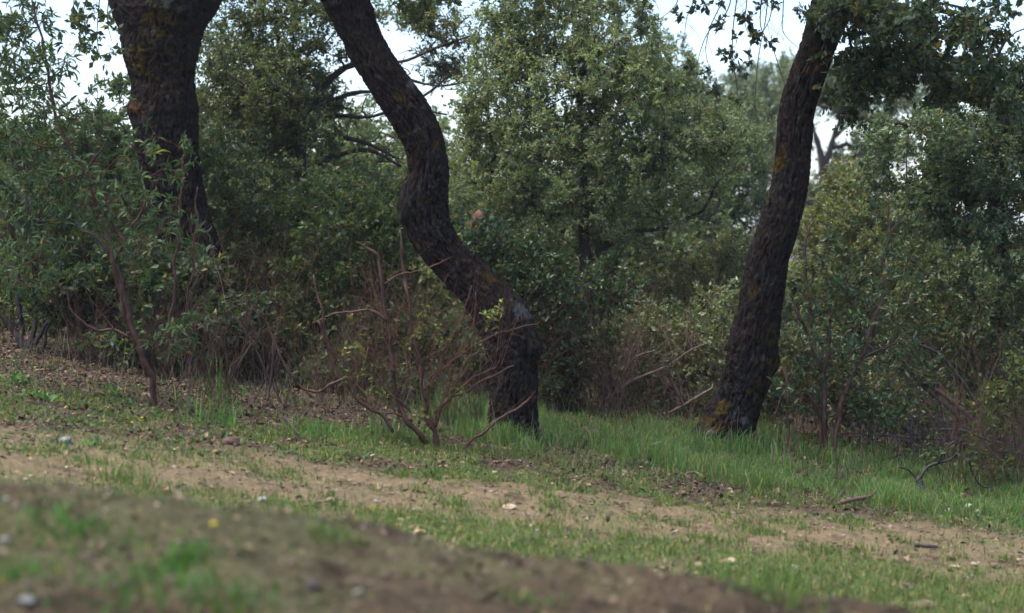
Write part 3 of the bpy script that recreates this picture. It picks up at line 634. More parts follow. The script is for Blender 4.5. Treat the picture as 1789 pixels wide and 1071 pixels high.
tree('oak_tree', 'far-off oak with a forked bare trunk against a patch of sky', 'tree', base_at(1442, 46.), [tk(1442, [(1440, 320, 18), (1438, 290, 16), (1432, 262, 12), (1424, 235, 8), (1415, 205, 6)], 46., 22), [(1440, 292, 12), (1450, 262, 10), (1458, 235, 8), (1470, 205, 5)], [(1458, 240, 7), (1480, 220, 5), (1500, 208, 4)]], 46.,
     [(1450, 150, 90, 60, 46., 2., 1), (1530, 170, 90, 60, 46., 2., .8), (1500, 290, 50, 60, 47., 1.6, .6), (1400, 130, 60, 50, 46., 2., .3), (1425, 375, 60, 55, 47., 1.6, .6), (1470, 380, 60, 50, 47., 1.6, .5), (1408, 345, 34, 40, 46., 1., .35), (1440, 350, 40, 30, 47., 1., .3), (1600, 160, 90, 60, 46, 2, .5), (1560, 250, 70, 50, 47, 2, .4)],
     420, 7, .32, 11, .08, (.12, .155, .10), gap=.3, shell=.45, rtip=.009, power=.42, sd=37, group='hazy trees in the distance')

# wooded masses farther back, each tree its own, copied from three
def copy_tree(src, loc, rz, sc, label, group):
    r = src.copy(); C.objects.link(r); r.location = loc; r.rotation_euler = (0, 0, rz); r.scale = sc; r['label'] = label
    if group: r['group'] = group
    for ch in list(src.children):
        c = ch.copy(); C.objects.link(c); c.parent = r
    return r
GB = 'bushy oaks filling the wood behind'
bgA = tree('oak_tree', 'bushy background oak standing in the wood beyond the clearing', 'tree', base_at(620, 27.), [tk(620, [(622, 420, 14), (618, 360, 10)], 27., 18)], 27.,
     [(620, 400, 180, 90, 27., 1.4, 1.2), (560, 450, 160, 90, 27., 1.3, .8), (700, 440, 140, 90, 27., 1.3, .8)], 360, 7, .2, 14, .048, (.12, .156, .080), gap=.25, rtip=.004, power=.40, sd=41, group=GB)
bgB = tree('oak_tree', 'bushy background oak standing in the wood beyond the clearing', 'tree', base_at(150, 25.), [tk(150, [(152, 420, 14), (148, 350, 10)], 25., 18)], 25.,
     [(140, 370, 170, 90, 25., 1.4, 1.2), (60, 420, 160, 110, 25., 1.3, .8), (240, 420, 140, 100, 25., 1.3, .8)], 360, 7, .19, 14, .045, (.118, .155, .080), gap=.25, rtip=.004, power=.40, sd=42, group=GB)
for k, (src, px, Yb, rz, s) in enumerate([(bgA, 1030, 24, 5.0, 1.15), (bgB, 1180, 25.5, 2.0, 1.0), (bgB, 860, 25, 4.1, 1.2), (bgA, 740, 28, 0.2, 1.4), (bgB, 1100, 27, 3.1, 1.2), (bgA, 980, 34, 2.2, 1.5), (bgA, 480, 26, 3.4, 1.25), (bgB, 1640, 24, 2.6, 1.1), (bgB, 330, 24, 1.0, 1.25), (bgB, 660, 32, 5.1, 1.6), (bgB, 820, 34, 0.9, 1.6), (bgA, 900, 30, 1.2, 1.3), (bgB, 400, 29, 2.1, 1.15), (bgA, 1130, 31, 3.0, 1.25), (bgB, 1380, 31, .7, 1.1), (bgA, 1640, 29, 4.2, 1.2), (bgB, 1760, 26, 5.0, 1.2), (bgA, -60, 31, 5.5, 1.3), (bgB, 720, 36, .3, 1.3), (bgA, 1540, 38, 1.9, 1.3), (bgB, 1020, 40, 2.9, 1.4), (bgA, 300, 38, 4, 1.4), (bgB, 1250, 42, 5.2, 1.3), (bgA, 1860, 33, 2.4, 1.4), (bgB, 500, 45, 3.3, 1.4), (bgA, 1420, 55, 3.7, 1.5), (bgB, 1620, 58, 1.1, 1.5), (bgA, 150, 52, .9, 1.5), (bgB, 850, 54, 4.6, 1.5), (bgA, 1200, 60, 1.4, 1.5)]):
    copy_tree(src, base_at(px, Yb), rz, (s*1.1, s*1.1, s*1.1), 'bushy background oak standing in the wood beyond the clearing', GB)

# ------------------------------------------------------------------ shrubs
RED = (.062, .022, .014); DRK = (.045, .030, .026); GRY = (.12, .10, .085)
def shrub(label, px, Y, stems, E, natt, ntw, L, nl, size, colr, stemc=RED, shape='oak', asp=.5, gap=.25, shell=.45, rtip=.0022, power=.4, sd=1, var=.3, leafm=None, droop=0., odd=.04, oddc=(.22, .17, .05), group=None, cat='shrub', name='shrub', whorl=False, wob=.12, gs=2.5, twcol=None, clumpl=None, stemm=None, lift=.2, tk_=None, extra=None, lcs=.045):
    global rng
    rng = np.random.default_rng(sd); b = base_at(px, Y); root = thing(name, label, cat, b, group); sp = []; sr = []
    for k_, s in enumerate(stems):
        mb = MB(); q = PL(s, Y); r = np.array([w[2]*.5*Y/FP*(.8 if w[2] > 6 else .9) for w in s]); q, r, s_ = smooth_path(q, r, .025); q = q+(np.stack([vnoise(s_*9+k_*7, s_*0+sd), vnoise(s_*9+k_*7, s_*0+sd+9), vnoise(s_*0+3, s_*9)], 1)-.5)*.028; r = r*(1+.5*np.clip(vnoise(s_*16, s_*0+sd)-.62, 0, 1)*2)
        r = r*(1+.07*rng.normal(size=len(r))); q = q+.0016*rng.normal(size=q.shape); tube(mb, q, r, 8, np.array(stemc)*(.75+.5*rng.random())*np.ones(3))
        mb.build('stem', stemm or M_REDSTEM, root); sp += list(q[::4]); sr += list(r[::4])
    cb = MB()
    if not sp: sp = [np.array(b)+np.array([rng.normal()*.06, rng.normal()*.06, k*.05]) for k in range(3)]; sr = [.012]*3
    if natt:
        ch, tips, dirs = grow(sp, sr, in_px(E, natt, shell, gap, gs), rtip, power, wob, step=.09, lift=lift, rmax=tk_)
        limbs(cb, ch, twcol or stemc, 0)
        if nl: dress(cb, tips, dirs, ntw, L, nl, size, asp, colr, var, shape, twr=.0016, twcol=twcol or stemc, droop=droop, odd=odd, oddc=oddc, whorl=whorl)
        else:
            n = len(tips)*ntw; twigs(cb, np.repeat(tips, ntw, 0), np.repeat(tips, ntw, 0)+unit(np.repeat(dirs, ntw, 0)+rnd_dir(n)*.6)*L*(.4+rng.random((n, 1))), .0016, .0008, twcol or stemc)
    if clumpl: clumps(cb, clumpl, Y, lcs, colr, 1, shape, 1, asp, .05)
    if extra: extra(cb)
    cb.build('foliage', [M_TWIG, leafm or M_OAKLEAF], root)
    return root
LG = (.058, .095, .046)
def wands(mb, pts, n, L, colr, spread=.35, r=.0022, mat=0):
    """slim upright shoots, each forking once or twice"""
    k = rng.integers(0, len(pts), n); a = np.asarray(pts)[k]+rng.normal(size=(n, 3))*.02
    d = rng.normal(size=(n, 3))*spread; d[:, 2] = 1; d = unit(d); l = L*(.35+.8*rng.random((n, 1)))
    b = a+d*l; c_ = np.asarray(colr)[None]*np.ones((n, 1)); twigs(mb, a, b, r, r*.4, colr, mat, .05)
    for f in (.35, .5, .65, .8):
        q = a+(b-a)*(f+.1*rng.random((n, 1))); e = unit(d+rng.normal(size=(n, 3))*.55); twigs(mb, q, q+e*l*(.2+.25*rng.random((n, 1))), r*.55, r*.3, colr, mat, .06)
def g_(px, Y, dy=4): return (px, bpy_px(px, Y)+dy)
# tall red-stemmed shrub on the left
s1b = g_(272, 13.4)
shrub('tall shrub with red-brown stems and long green leaves at the left, before the thick oak', 268, 13.4,
      [[(*s1b, 13), (262, 655, 13), (246, 612, 15), (228, 560, 12), (213, 500, 11), (198, 450, 10), (181, 400, 9), (152, 312, 8), (120, 255, 9), (105, 215, 7), (90, 160, 6), (78, 90, 5), (62, 30, 4), (55, -40, 3)],
       [(240, 600, 9), (215, 540, 7), (203, 490, 7), (188, 440, 6), (160, 410, 5), (143, 402, 3)],
       [(225, 588, 8), (205, 582, 6), (170, 575, 5), (135, 553, 4), (120, 510, 3)],
       [(205, 582, 4), (185, 560, 3), (160, 525, 3), (150, 505, 2)],
       [(200, 455, 7), (215, 425, 8), (200, 400, 5), (185, 350, 4), (180, 300, 3)],
       [(295, 640, 5), (300, 560, 6), (305, 480, 6), (312, 400, 5), (318, 330, 4), (322, 260, 3)],
       [(285, 645, 4), (320, 560, 4), (335, 480, 4), (342, 400, 4), (345, 330, 3)],
       [(152, 312, 5), (170, 270, 4), (185, 240, 3)], [(215, 425, 5), (240, 380, 4), (262, 340, 3)]],
      [(40, 120, 80, 130, 13.4, .6, 1.1), (110, 90, 30, 60, 13.4, .3, .12), (90, 330, 120, 110, 13.4, .7, 1.1), (190, 350, 120, 100, 13.2, .6, 1), (285, 270, 90, 70, 13.1, .4, .42), (300, 400, 90, 60, 13.1, .5, .35), (150, 200, 80, 60, 13.4, .5, .4), (40, 440, 80, 80, 13.5, .5, .5), (10, 20, 60, 60, 13.4, .5, .4), (310, 580, 70, 50, 13., .35, .22)],
      200, 3, .10, 7, .054, LG, shape='lance', asp=.30, gap=.38, shell=.5, extra=lambda cb: [wands(cb, PL([(272, 690), (262, 655), (246, 612), (295, 640), (285, 650), (300, 600), (228, 560), (180, 640), (330, 680), (370, 690), (150, 640), (410, 700)], 13.6), 130, .55, (.075, .036, .026), .4, .002)], rtip=.0017, power=.36, sd=51, whorl=True, odd=.015, leafm=M_SOFT, gs=3., wob=.09)
s2b = g_(40, 16.3)
shrub('dark multi-stemmed shrub rising from the left edge, its bare forks near the ground', 40, 16.3,
      [[(*s2b, 14), (15, 565, 13), (-10, 535, 11), (-40, 500, 8)], [(s2b[0]+8, s2b[1], 14), (62, 560, 10), (70, 510, 8), (62, 420, 7), (50, 350, 6), (45, 280, 4)], [(40, s2b[1], 12), (34, 540, 10), (30, 480, 11), (20, 420, 9), (5, 360, 8), (-15, 300, 6)],
       [(60, s2b[1]-15, 9), (85, 555, 8), (115, 530, 7), (150, 510, 5)], [(70, s2b[1]+4, 6), (85, 570, 7), (112, 535, 6), (135, 505, 5), (155, 480, 4)], [(125, 560, 3), (118, 590, 3), (128, 615, 2)], [(112, 540, 3), (105, 600, 3), (112, 610, 2)]],
      [(30, 330, 120, 120, 16.4, .8, 1), (60, 460, 110, 70, 16.4, .7, .7), (150, 400, 100, 110, 16.8, .7, .8), (0, 200, 90, 90, 16.5, .7, .6)], 190, 3, .11, 9, .068, (.055, .088, .045), stemc=DRK, shape='lance', asp=.33, sd=52, rtip=.0022, gap=.36, leafm=M_SOFT, whorl=True)
# red bare-stemmed shrub in the centre
SG = (.20, .23, .065)
s3b = g_(762, 12.9)
shrub('half-bare shrub of red-brown stems with yellow-green leaf sprigs, in front of the S-shaped trunk', 760, 12.9,
      [[(*s3b, 12), (757, 760, 12), (748, 730, 13), (741, 690, 10), (736, 640, 8), (722, 590, 7), (712, 530, 6), (703, 470, 5), (700, 400, 4)],
       [(s3b[0]-14, s3b[1]-15, 11), (715, 745, 10), (695, 700, 10), (686, 650, 8), (682, 600, 8), (673, 540, 7), (664, 485, 7), (656, 440, 6), (640, 428, 4), (620, 420, 3)],
       [(758, 745, 9), (770, 715, 6), (795, 685, 5), (815, 665, 3), (850, 650, 2), (870, 644, 2)],
       [(740, 680, 4), (765, 655, 3), (800, 620, 3), (835, 600, 2), (870, 582, 2), (905, 572, 2), (940, 565, 1)],
       [(800, 792, 4), (828, 768, 5), (850, 748, 5), (872, 728, 5), (900, 715, 4), (922, 700, 3), (938, 682, 2)],
       [(690, 755, 6), (668, 730, 7), (640, 705, 7), (622, 695, 8), (612, 672, 9), (608, 660, 7), (590, 668, 5), (560, 682, 5), (535, 680, 5), (508, 655, 4), (485, 610, 4), (462, 560, 3), (440, 530, 2)],
       [(722, 720, 3), (692, 700, 4), (665, 660, 4), (640, 610, 4), (620, 575, 3), (606, 550, 2)],
       [(675, 560, 6), (655, 548, 5), (620, 542, 4), (590, 545, 4), (562, 555, 3), (545, 565, 2)],
       [(745, 700, 4), (765, 640, 3), (795, 580, 3), (815, 530, 3), (825, 500, 2)], [(760, 720, 3), (800, 690, 3), (850, 660, 3), (900, 640, 2)],
       [(785, 700, 4), (810, 650, 4), (822, 600, 3), (828, 560, 3), (830, 510, 2)], [(700, 720, 4), (715, 650, 3), (716, 590, 3)],
       [(718, 735, 5), (695, 728, 5), (672, 722, 4)], [(664, 500, 3), (700, 480, 2), (760, 460, 2), (785, 448, 1)], [(560, 560, 3), (575, 610, 3), (585, 650, 3)], [(550, 480, 3), (565, 560, 3), (580, 620, 3), (590, 660, 3)]],
      [(720, 620, 110, 110, 12.9, .5, 1), (620, 600, 80, 80, 13., .4, .7), (800, 640, 60, 60, 12.8, .3, .5), (650, 700, 80, 50, 12.9, .35, .5)], 40, 2, .12, 0, .03, SG, stemc=(.070, .026, .016), twcol=(.12, .070, .052), gap=.0, rtip=.0016, power=.25, sd=53, leafm=M_SOFT, wob=.08, shell=.5,
      clumpl=[(650, 590, 12, 20), (600, 610, 10, 16), (700, 640, 10, 16), (780, 600, 10, 16), (640, 690, 10, 16), (820, 630, 9, 14), (610, 650, 14, 30), (632, 652, 10, 24), (650, 656, 9, 20), (720, 600, 8, 20), (724, 580, 9, 22), (735, 572, 9, 20), (752, 565, 9, 18), (738, 545, 8, 6), (845, 555, 10, 24), (853, 542, 9, 20), (862, 560, 8, 16), (874, 532, 7, 16), (742, 722, 9, 18), (752, 738, 9, 18), (760, 722, 7, 10), (672, 690, 8, 14), (800, 665, 9, 14), (812, 682, 8, 12), (628, 598, 10, 18), (612, 560, 7, 8), (635, 620, 8, 10), (768, 750, 6, 8)], asp=.5, lcs=.03, extra=lambda cb: [wands(cb, PL([(755, 740), (741, 690), (736, 640), (722, 590), (684, 650), (695, 700), (680, 600), (770, 715), (795, 685), (640, 705), (612, 672), (560, 682), (665, 660), (828, 768), (870, 640), (800, 620)], 12.9), 150, .55, (.10, .046, .031), .5, .0018), wands(cb, PL([(600, 700), (640, 720), (700, 740), (780, 740), (830, 730), (560, 700)], 13.0), 110, .55, (.09, .055, .04), .35, .0017)])
# thicket between the left oak and the S trunk
TG = (.072, .100, .042)
def th(label, px, Y, E, n, sd, colr=TG, size=.044, stems=None, **k):
    bw = base_at(px, Y); k.setdefault('extra', lambda cb: wands(cb, [np.array(base_at(px+q_, Y-.25-.1*abs(q_)/40)) for q_ in range(-110, 111, 22)], 70, 1.15, (.085, .042, .030), .3, .0026))
    return shrub(label, px, Y, stems or [], E, n, k.pop('ntw', 6), k.pop('L', .15), k.pop('nl', 12), size, colr, stemc=k.pop('stemc', (.06, .035, .027)), sd=sd, **k)
def fan(px, Y, tips, d=6):
    b = g_(px, Y); return [[(b[0]+rng.uniform(-14, 14), b[1], d), ((b[0]*2+tx)/3+rng.normal()*12, (b[1]*2+ty)/3, d*.85), ((b[0]+2*tx)/3+rng.normal()*12, (b[1]+2*ty)/3, d*.65), (tx, ty, d*.4)] for tx, ty in tips]
th('dense olive-green thicket shrub immediately right of the thick lichened oak', 440, 17.6, [(440, 400, 120, 110, 17.6, .8, 1.2), (420, 510, 110, 90, 17.5, .8, .8), (390, 300, 80, 80, 17.7, .7, .5)], 230, 61, stems=fan(440, 17.6, [(400, 330), (470, 350), (430, 400), (360, 430), (520, 420)]), gap=.3)
th('dense yellowish-green thicket shrub left of the S-shaped trunk', 600, 17.2, [(600, 380, 120, 90, 17.2, .8, 1.2), (640, 480, 110, 80, 17.1, .7, .8), (540, 480, 100, 80, 17.2, .7, .7), (690, 400, 50, 80, 17.2, .5, .5)], 250, 62, (.075, .110, .044), stems=fan(600, 17.2, [(560, 330), (620, 340), (660, 400), (520, 420), (700, 380), (585, 480)]), gap=.32)
th('shadowy thicket shrub low behind the half-bare red shrub', 540, 16.6, [(520, 580, 130, 70, 16.6, .6, 1), (650, 610, 120, 70, 16.6, .6, 1), (780, 620, 80, 70, 16.4, .5, .7), (420, 600, 100, 50, 16.7, .6, .7), (560, 650, 140, 30, 16.2, .4, .5), (730, 680, 80, 30, 15.6, .3, .3)], 400, 63, (.06, .085, .038), stems=fan(540, 16.6, [(480, 520), (620, 520), (740, 560), (420, 560)]), gap=.28)
th('leafy thicket shrub filling the space in front of the thick oak foot', 230, 16.2, [(200, 480, 120, 80, 16.2, .6, 1), (300, 520, 90, 70, 16.0, .5, .9), (380, 560, 90, 50, 15.8, .5, .7), (120, 500, 80, 70, 16.3, .5, .6), (335, 500, 60, 60, 16.2, .4, .5), (260, 600, 120, 30, 15.6, .4, .5)], 290, 64, (.048, .078, .038), size=.055, stems=fan(230, 16.2, [(180, 420), (240, 420), (300, 470), (120, 450)]), gap=.3)
th('pale leafy bush in the sky gap left of the thick oak', 180, 19.5, [(190, 240, 70, 60, 19.5, .7, 1), (120, 280, 90, 60, 19.5, .7, 1), (60, 260, 80, 70, 19.5, .7, .8), (220, 330, 80, 80, 19.5, .7, .8), (80, 380, 120, 80, 19.5, .7, .8), (205, 150, 28, 45, 19.5, .4, .12)], 260, 65, (.068, .100, .052), size=.05, stems=fan(180, 19.5, [(160, 280), (90, 280), (220, 320)]), gap=.34)
th('dark glossy ivy-like shrub close behind the foot of the S-shaped trunk', 990, 16.8, [(970, 520, 80, 70, 16.8, .5, 1), (1000, 610, 80, 70, 16.8, .5, 1), (930, 470, 60, 50, 16.8, .4, .5), (960, 670, 50, 40, 16.8, .4, .5), (1060, 500, 60, 50, 17.2, .4, .5), (860, 430, 50, 60, 17., .4, .35)], 260, 66, (.046, .078, .030), size=.04, stems=fan(990, 16.8, [(960, 480), (1010, 520), (1040, 590), (930, 560)]), gap=.26, leafm=M_GLOSS)
th('pale glossy-leaved shrub above the pile of dead branches', 1130, 18., [(1120, 570, 100, 50, 18., .7, 1), (1200, 610, 90, 70, 18., .6, 1), (1060, 610, 60, 40, 18., .5, .5), (1150, 680, 90, 50, 18.1, .5, .7), (1240, 680, 50, 50, 18.1, .5, .4), (1250, 560, 60, 70, 18.4, .5, .5)], 260, 67, (.135, .165, .08), size=.038, stems=fan(1130, 18., [(1100, 560), (1180, 570), (1230, 620)]), gap=.28, leafm=M_GLOSS, stemc=(.08, .05, .04))
th('loose pale bush seen through the gap left of the leaning trunk', 1230, 21., [(1230, 490, 80, 60, 21., .7, 1), (1160, 500, 80, 50, 21., .7, .7), (1280, 440, 50, 60, 21., .6, .5)], 170, 68, (.16, .175, .09), size=.036, stems=fan(1230, 21., [(1210, 450), (1260, 470)]), gap=.33)
th('dark shrub closing the gap at the far left edge behind the bare forks', 20, 18.5, [(20, 540, 110, 60, 18.5, .7, 1), (-60, 480, 90, 90, 18.5, .7, .7), (120, 560, 90, 40, 18.3, .6, .7)], 200, 69, (.055, .080, .036), size=.05, stems=fan(20, 18.5, [(0, 500), (60, 500), (110, 530)]), gap=.2)
# right-hand shrubs
s4b = g_(1441, 15.3)
shrub('upright shrub with several red-brown stems and glossy leaves just right of the leaning trunk', 1441, 15.3,
      [[(*s4b, 11), (1440, 740, 11), (1439, 680, 9), (1441, 630, 9), (1446, 590, 8), (1450, 545, 6), (1452, 520, 4)],
       [(1452, s4b[1]+2, 10), (1462, 740, 10), (1478, 690, 9), (1497, 640, 9), (1511, 600, 9), (1524, 565, 8), (1540, 525, 7), (1549, 490, 6), (1545, 450, 6), (1556, 412, 5), (1552, 375, 4), (1553, 345, 3)],
       [(1428, s4b[1], 8), (1429, 720, 7), (1420, 700, 6), (1408, 680, 5)], [(1436, 650, 6), (1424, 620, 6), (1412, 580, 6), (1390, 540, 5), (1380, 510, 3)],
       [(1416, 590, 4), (1419, 560, 5), (1414, 510, 6), (1409, 470, 5), (1406, 430, 5), (1412, 405, 4), (1425, 380, 3)],
       [(1442, 632, 4), (1455, 618, 4), (1475, 620, 3)], [(1505, 628, 5), (1530, 615, 4), (1550, 605, 4), (1568, 595, 3)], [(1416, 500, 4), (1430, 465, 4), (1440, 440, 3), (1450, 420, 2)], [(1556, 412, 3), (1575, 385, 3), (1590, 350, 2)],
       [(1376, s4b[1]-10, 7), (1375, 720, 7), (1372, 660, 5), (1366, 640, 4)], [(1350, 740, 3), (1362, 690, 3), (1378, 650, 3)], [(1480, 700, 3), (1495, 690, 3), (1508, 660, 2)]],
      [(1440, 560, 90, 90, 15.4, .5, 1.2), (1420, 430, 60, 60, 15.3, .4, .5), (1540, 500, 80, 80, 15.4, .5, .8), (1560, 620, 90, 80, 15.5, .5, .9), (1420, 690, 80, 60, 15.5, .5, .6), (1530, 720, 80, 50, 15.4, .5, .6), (1560, 400, 50, 60, 15.4, .4, .25)],
      150, 4, .10, 7, .044, (.072, .108, .046), shape='lance', asp=.45, gap=.34, rtip=.0018, power=.36, sd=71, leafm=M_GLOSS, stemc=(.075, .032, .022))
th('broad glossy shrub with drooping branches along the right edge', 1680, 17.0, [(1680, 520, 130, 90, 17., .8, 1.2), (1620, 620, 110, 80, 17., .7, 1), (1740, 620, 100, 90, 17., .7, 1), (1780, 480, 60, 100, 17., .6, .6), (1600, 500, 80, 80, 17.3, .6, .6)], 300, 72, (.10, .128, .056), size=.038, stems=fan(1680, 17., [(1640, 480), (1720, 460), (1600, 560), (1770, 520)]), gap=.3, leafm=M_GLOSS)
th('low leafy shrub among the dead brush behind the leaning trunk foot', 1500, 16.8, [(1400, 640, 90, 80, 16.8, .5, 1), (1480, 700, 90, 60, 16.7, .5, .9), (1580, 720, 80, 50, 16.5, .5, .7), (1340, 700, 50, 50, 17., .4, .3)], 190, 73, (.095, .125, .056), size=.038, stems=fan(1500, 16.8, [(1420, 620), (1480, 640), (1560, 680)]), gap=.3, leafm=M_GLOSS)
th('yellow-green sprig bush at the far right above the grass', 1760, 14.6, [(1750, 720, 50, 60, 14.6, .3, 1), (1775, 660, 40, 60, 14.6, .3, .6), (1730, 800, 50, 30, 14.5, .3, .3)], 60, 74, (.105, .135, .045), size=.04, stems=fan(1760, 14.6, [(1740, 690), (1775, 650), (1760, 740)], 5), gap=.3, ntw=4, nl=8, leafm=M_SOFT)
shrub('small blackened stump with crooked twigs in the grass at the lower right', 1607, 13.9,
      [[(1607, bpy_px(1607, 13.9)+4, 26), (1605, 845, 18), (1604, 836, 10)], [(1604, 842, 8), (1618, 822, 7), (1640, 808, 6), (1662, 800, 5), (1675, 785, 4)], [(1606, 845, 6), (1590, 826, 4), (1570, 815, 3)], [(1640, 808, 4), (1650, 790, 3), (1668, 770, 3)], [(1690, 800, 4), (1700, 830, 4), (1725, 850, 3), (1740, 845, 2)]],
      [(1640, 790, 60, 30, 13.9, .2, 1)], 14, 3, .07, 3, .03, (.09, .14, .05), stemc=(.022, .018, .018), sd=75, cat='stump', name='burnt_stump', gap=0, leafm=M_SOFT)

# ------------------------------------------------------------------ fallen branches, sticks
def branch(label, Y, paths, colr, ntw=0, group=None, name='fallen_branch', cat='branch', sd=1, spread=.25, gnd=None, up=0):
    global rng
    rng = np.random.default_rng(sd); mb = MB(); allp = []
    for s in paths:
        q = PL(s, Y); r = np.array([w[2]*.5*Y/FP for w in s]); q, r, _ = smooth_path(q, r, .02); r = r*(1+.1*rng.normal(size=len(r)))
        tube(mb, q, r, 7, np.array(colr)*(.75+.5*rng.random())); allp += list(q)
    allp = np.array(allp)
    if ntw:
        wands(mb, allp, ntw//3, spread*1.6, np.array(colr)*1.15, .9-.6*up, .0028, 1)
    o = mb.build(name, [M_REDSTEM, M_TWIG]); lo = allp[np.argmin(allp[:, 2])]
    center_mesh(o, lo); return tag(o, label, cat, group)
branch('tangled pile of dead grey-brown branches in front of the pale glossy shrub', 16.8,
       [[(1053, 738, 9), (1056, 700, 9), (1072, 690, 9), (1100, 668, 8), (1130, 655, 6), (1165, 640, 4)], [(1056, 700, 5), (1058, 672, 5)], [(1075, 685, 7), (1072, 668, 7), (1070, 655, 6)], [(1090, 652, 4), (1110, 625, 4), (1145, 612, 3)], [(1095, 648, 5), (1104, 615, 4), (1108, 600, 3)], [(1168, 722, 5), (1195, 708, 6), (1225, 690, 6), (1245, 678, 5)], [(1178, 650, 5), (1175, 668, 6), (1182, 682, 7), (1190, 700, 5), (1215, 735, 3)], [(1168, 665, 4), (1160, 690, 3)], [(1160, 720, 4), (1166, 750, 4), (1168, 760, 2)], [(1050, 740, 4), (1080, 705, 5), (1090, 660, 4)], [(1180, 630, 3), (1210, 610, 3), (1235, 600, 2)], [(1060, 745, 3), (1075, 700, 3)]], (.13, .085, .066), 420, 'dead brush', sd=81, name='brush_pile', cat='brush pile', spread=.22, up=.3)
branch('pair of bare red-brown boughs slanting down to the right through the right-hand shrub', 15.6,
       [[(1560, 618, 7), (1580, 634, 8), (1605, 662, 8), (1640, 684, 8), (1668, 706, 8), (1698, 732, 7)], [(1575, 632, 6), (1600, 662, 6), (1630, 690, 6), (1660, 715, 6), (1686, 742, 5)]], (.12, .055, .040), 20, sd=82)
branch('dark bare bough arching down beside the far right sprig bush', 15.8,
       [[(1600, 600, 5), (1640, 618, 6), (1662, 642, 6), (1690, 680, 7), (1708, 708, 7), (1735, 728, 8), (1756, 735, 9)], [(1700, 742, 5), (1740, 730, 6), (1765, 722, 6)], [(1640, 618, 3), (1655, 600, 3)]], (.055, .038, .034), 24, sd=83)
branch('heap of thin dead twigs low under the right-hand shrubs', 15.4,
       [[(1480, 762, 4), (1540, 760, 5), (1600, 765, 4), (1680, 768, 3)], [(1630, 750, 4), (1680, 752, 5), (1730, 770, 4), (1780, 778, 3)], [(1593, 725, 5), (1592, 770, 5), (1600, 800, 3)], [(1560, 800, 3), (1610, 780, 3), (1650, 770, 2)], [(1660, 748, 4), (1640, 790, 3)], [(1700, 790, 4), (1760, 800, 3), (1789, 812, 2)]], (.085, .065, .058), 600, 'dead brush', sd=84, name='brush_pile', cat='brush pile', spread=.16)
branch('heap of thin reddish dead stalks left of the half-bare red shrub', 14.2,
       [[(420, 735, 3), (450, 690, 3), (470, 640, 2)], [(395, 735, 3), (400, 680, 3), (395, 610, 2)], [(350, 720, 3), (365, 660, 2), (372, 600, 2)], [(500, 720, 3), (470, 660, 3), (430, 580, 3), (400, 540, 2)], [(440, 600, 4), (415, 640, 4), (395, 680, 3)], [(478, 590, 4), (476, 640, 4), (468, 700, 3)], [(300, 690, 3), (330, 640, 2), (345, 590, 2)]], (.07, .042, .033), 260, 'dead brush', sd=85, name='brush_pile', cat='brush pile', spread=.26, up=1)
def lay(label, pts, dia, colr, sd=1, name='stick', cat='stick', ends=None, twn=0):
    """a stick lying along ground points given in the photograph"""
    global rng
    rng = np.random.default_rng(sd); q = np.array([G(a, b) for a, b in pts]); q[:, 2] = ground_z(q[:, 0], q[:, 1], False)+dia*.9+.015
    r = np.interp(np.linspace(0, 1, len(q)), [0, .3, 1], [dia*.5, dia*.45, dia*.22]); q, r, _ = smooth_path(q, r, .015); r = r*(1+.1*rng.normal(size=len(r)))
    mb = MB(); tube(mb, q, r, 8, colr)
    if twn: k = rng.integers(2, len(q), twn); twigs(mb, q[k], q[k]+rnd_dir(twn)*np.array([.1, .1, .03]), .002, .001, colr, 1)
    o = mb.build(name, [M_REDSTEM, M_TWIG]); center_mesh(o, q[0]); return tag(o, label, cat)
lay('pale bleached stick lying in the grass just left of the leaning trunk', [(1137, 790), (1155, 783), (1168, 776), (1180, 771)], .024, (.42, .42, .33), 1)
lay('short pale stick beside the foot of the S-shaped trunk', [(942, 745), (956, 746), (972, 747)], .014, (.36, .33, .26), 2)
lay('red-brown forked branch lying on the litter at the lower right', [(1472, 894), (1492, 885), (1515, 880), (1538, 869), (1562, 869)], .030, (.12, .065, .045), 3, 'fallen_branch', 'branch', twn=6)
lay('thin crooked twig on the dirt track near its middle', [(548, 888), (565, 884), (582, 876), (590, 872)], .014, (.16, .12, .085), 4)
lay('short dark stick on the dirt track left of centre', [(498, 735), (512, 757), (522, 768)], .02, (.05, .035, .03), 5)
lay('dark log-like stick half sunk in the bare soil at the right', [(1598, 968), (1620, 972), (1638, 974)], .032, (.07, .05, .04), 6)
lay('thin brown twig on the litter under the right oak grass', [(1200, 836), (1214, 834), (1228, 838)], .02, (.15, .10, .07), 7)
lay('slim tan twig slanting against the foot of the leaning trunk', [(1212, 790), (1225, 782), (1232, 778)], .012, (.24, .18, .09), 8)

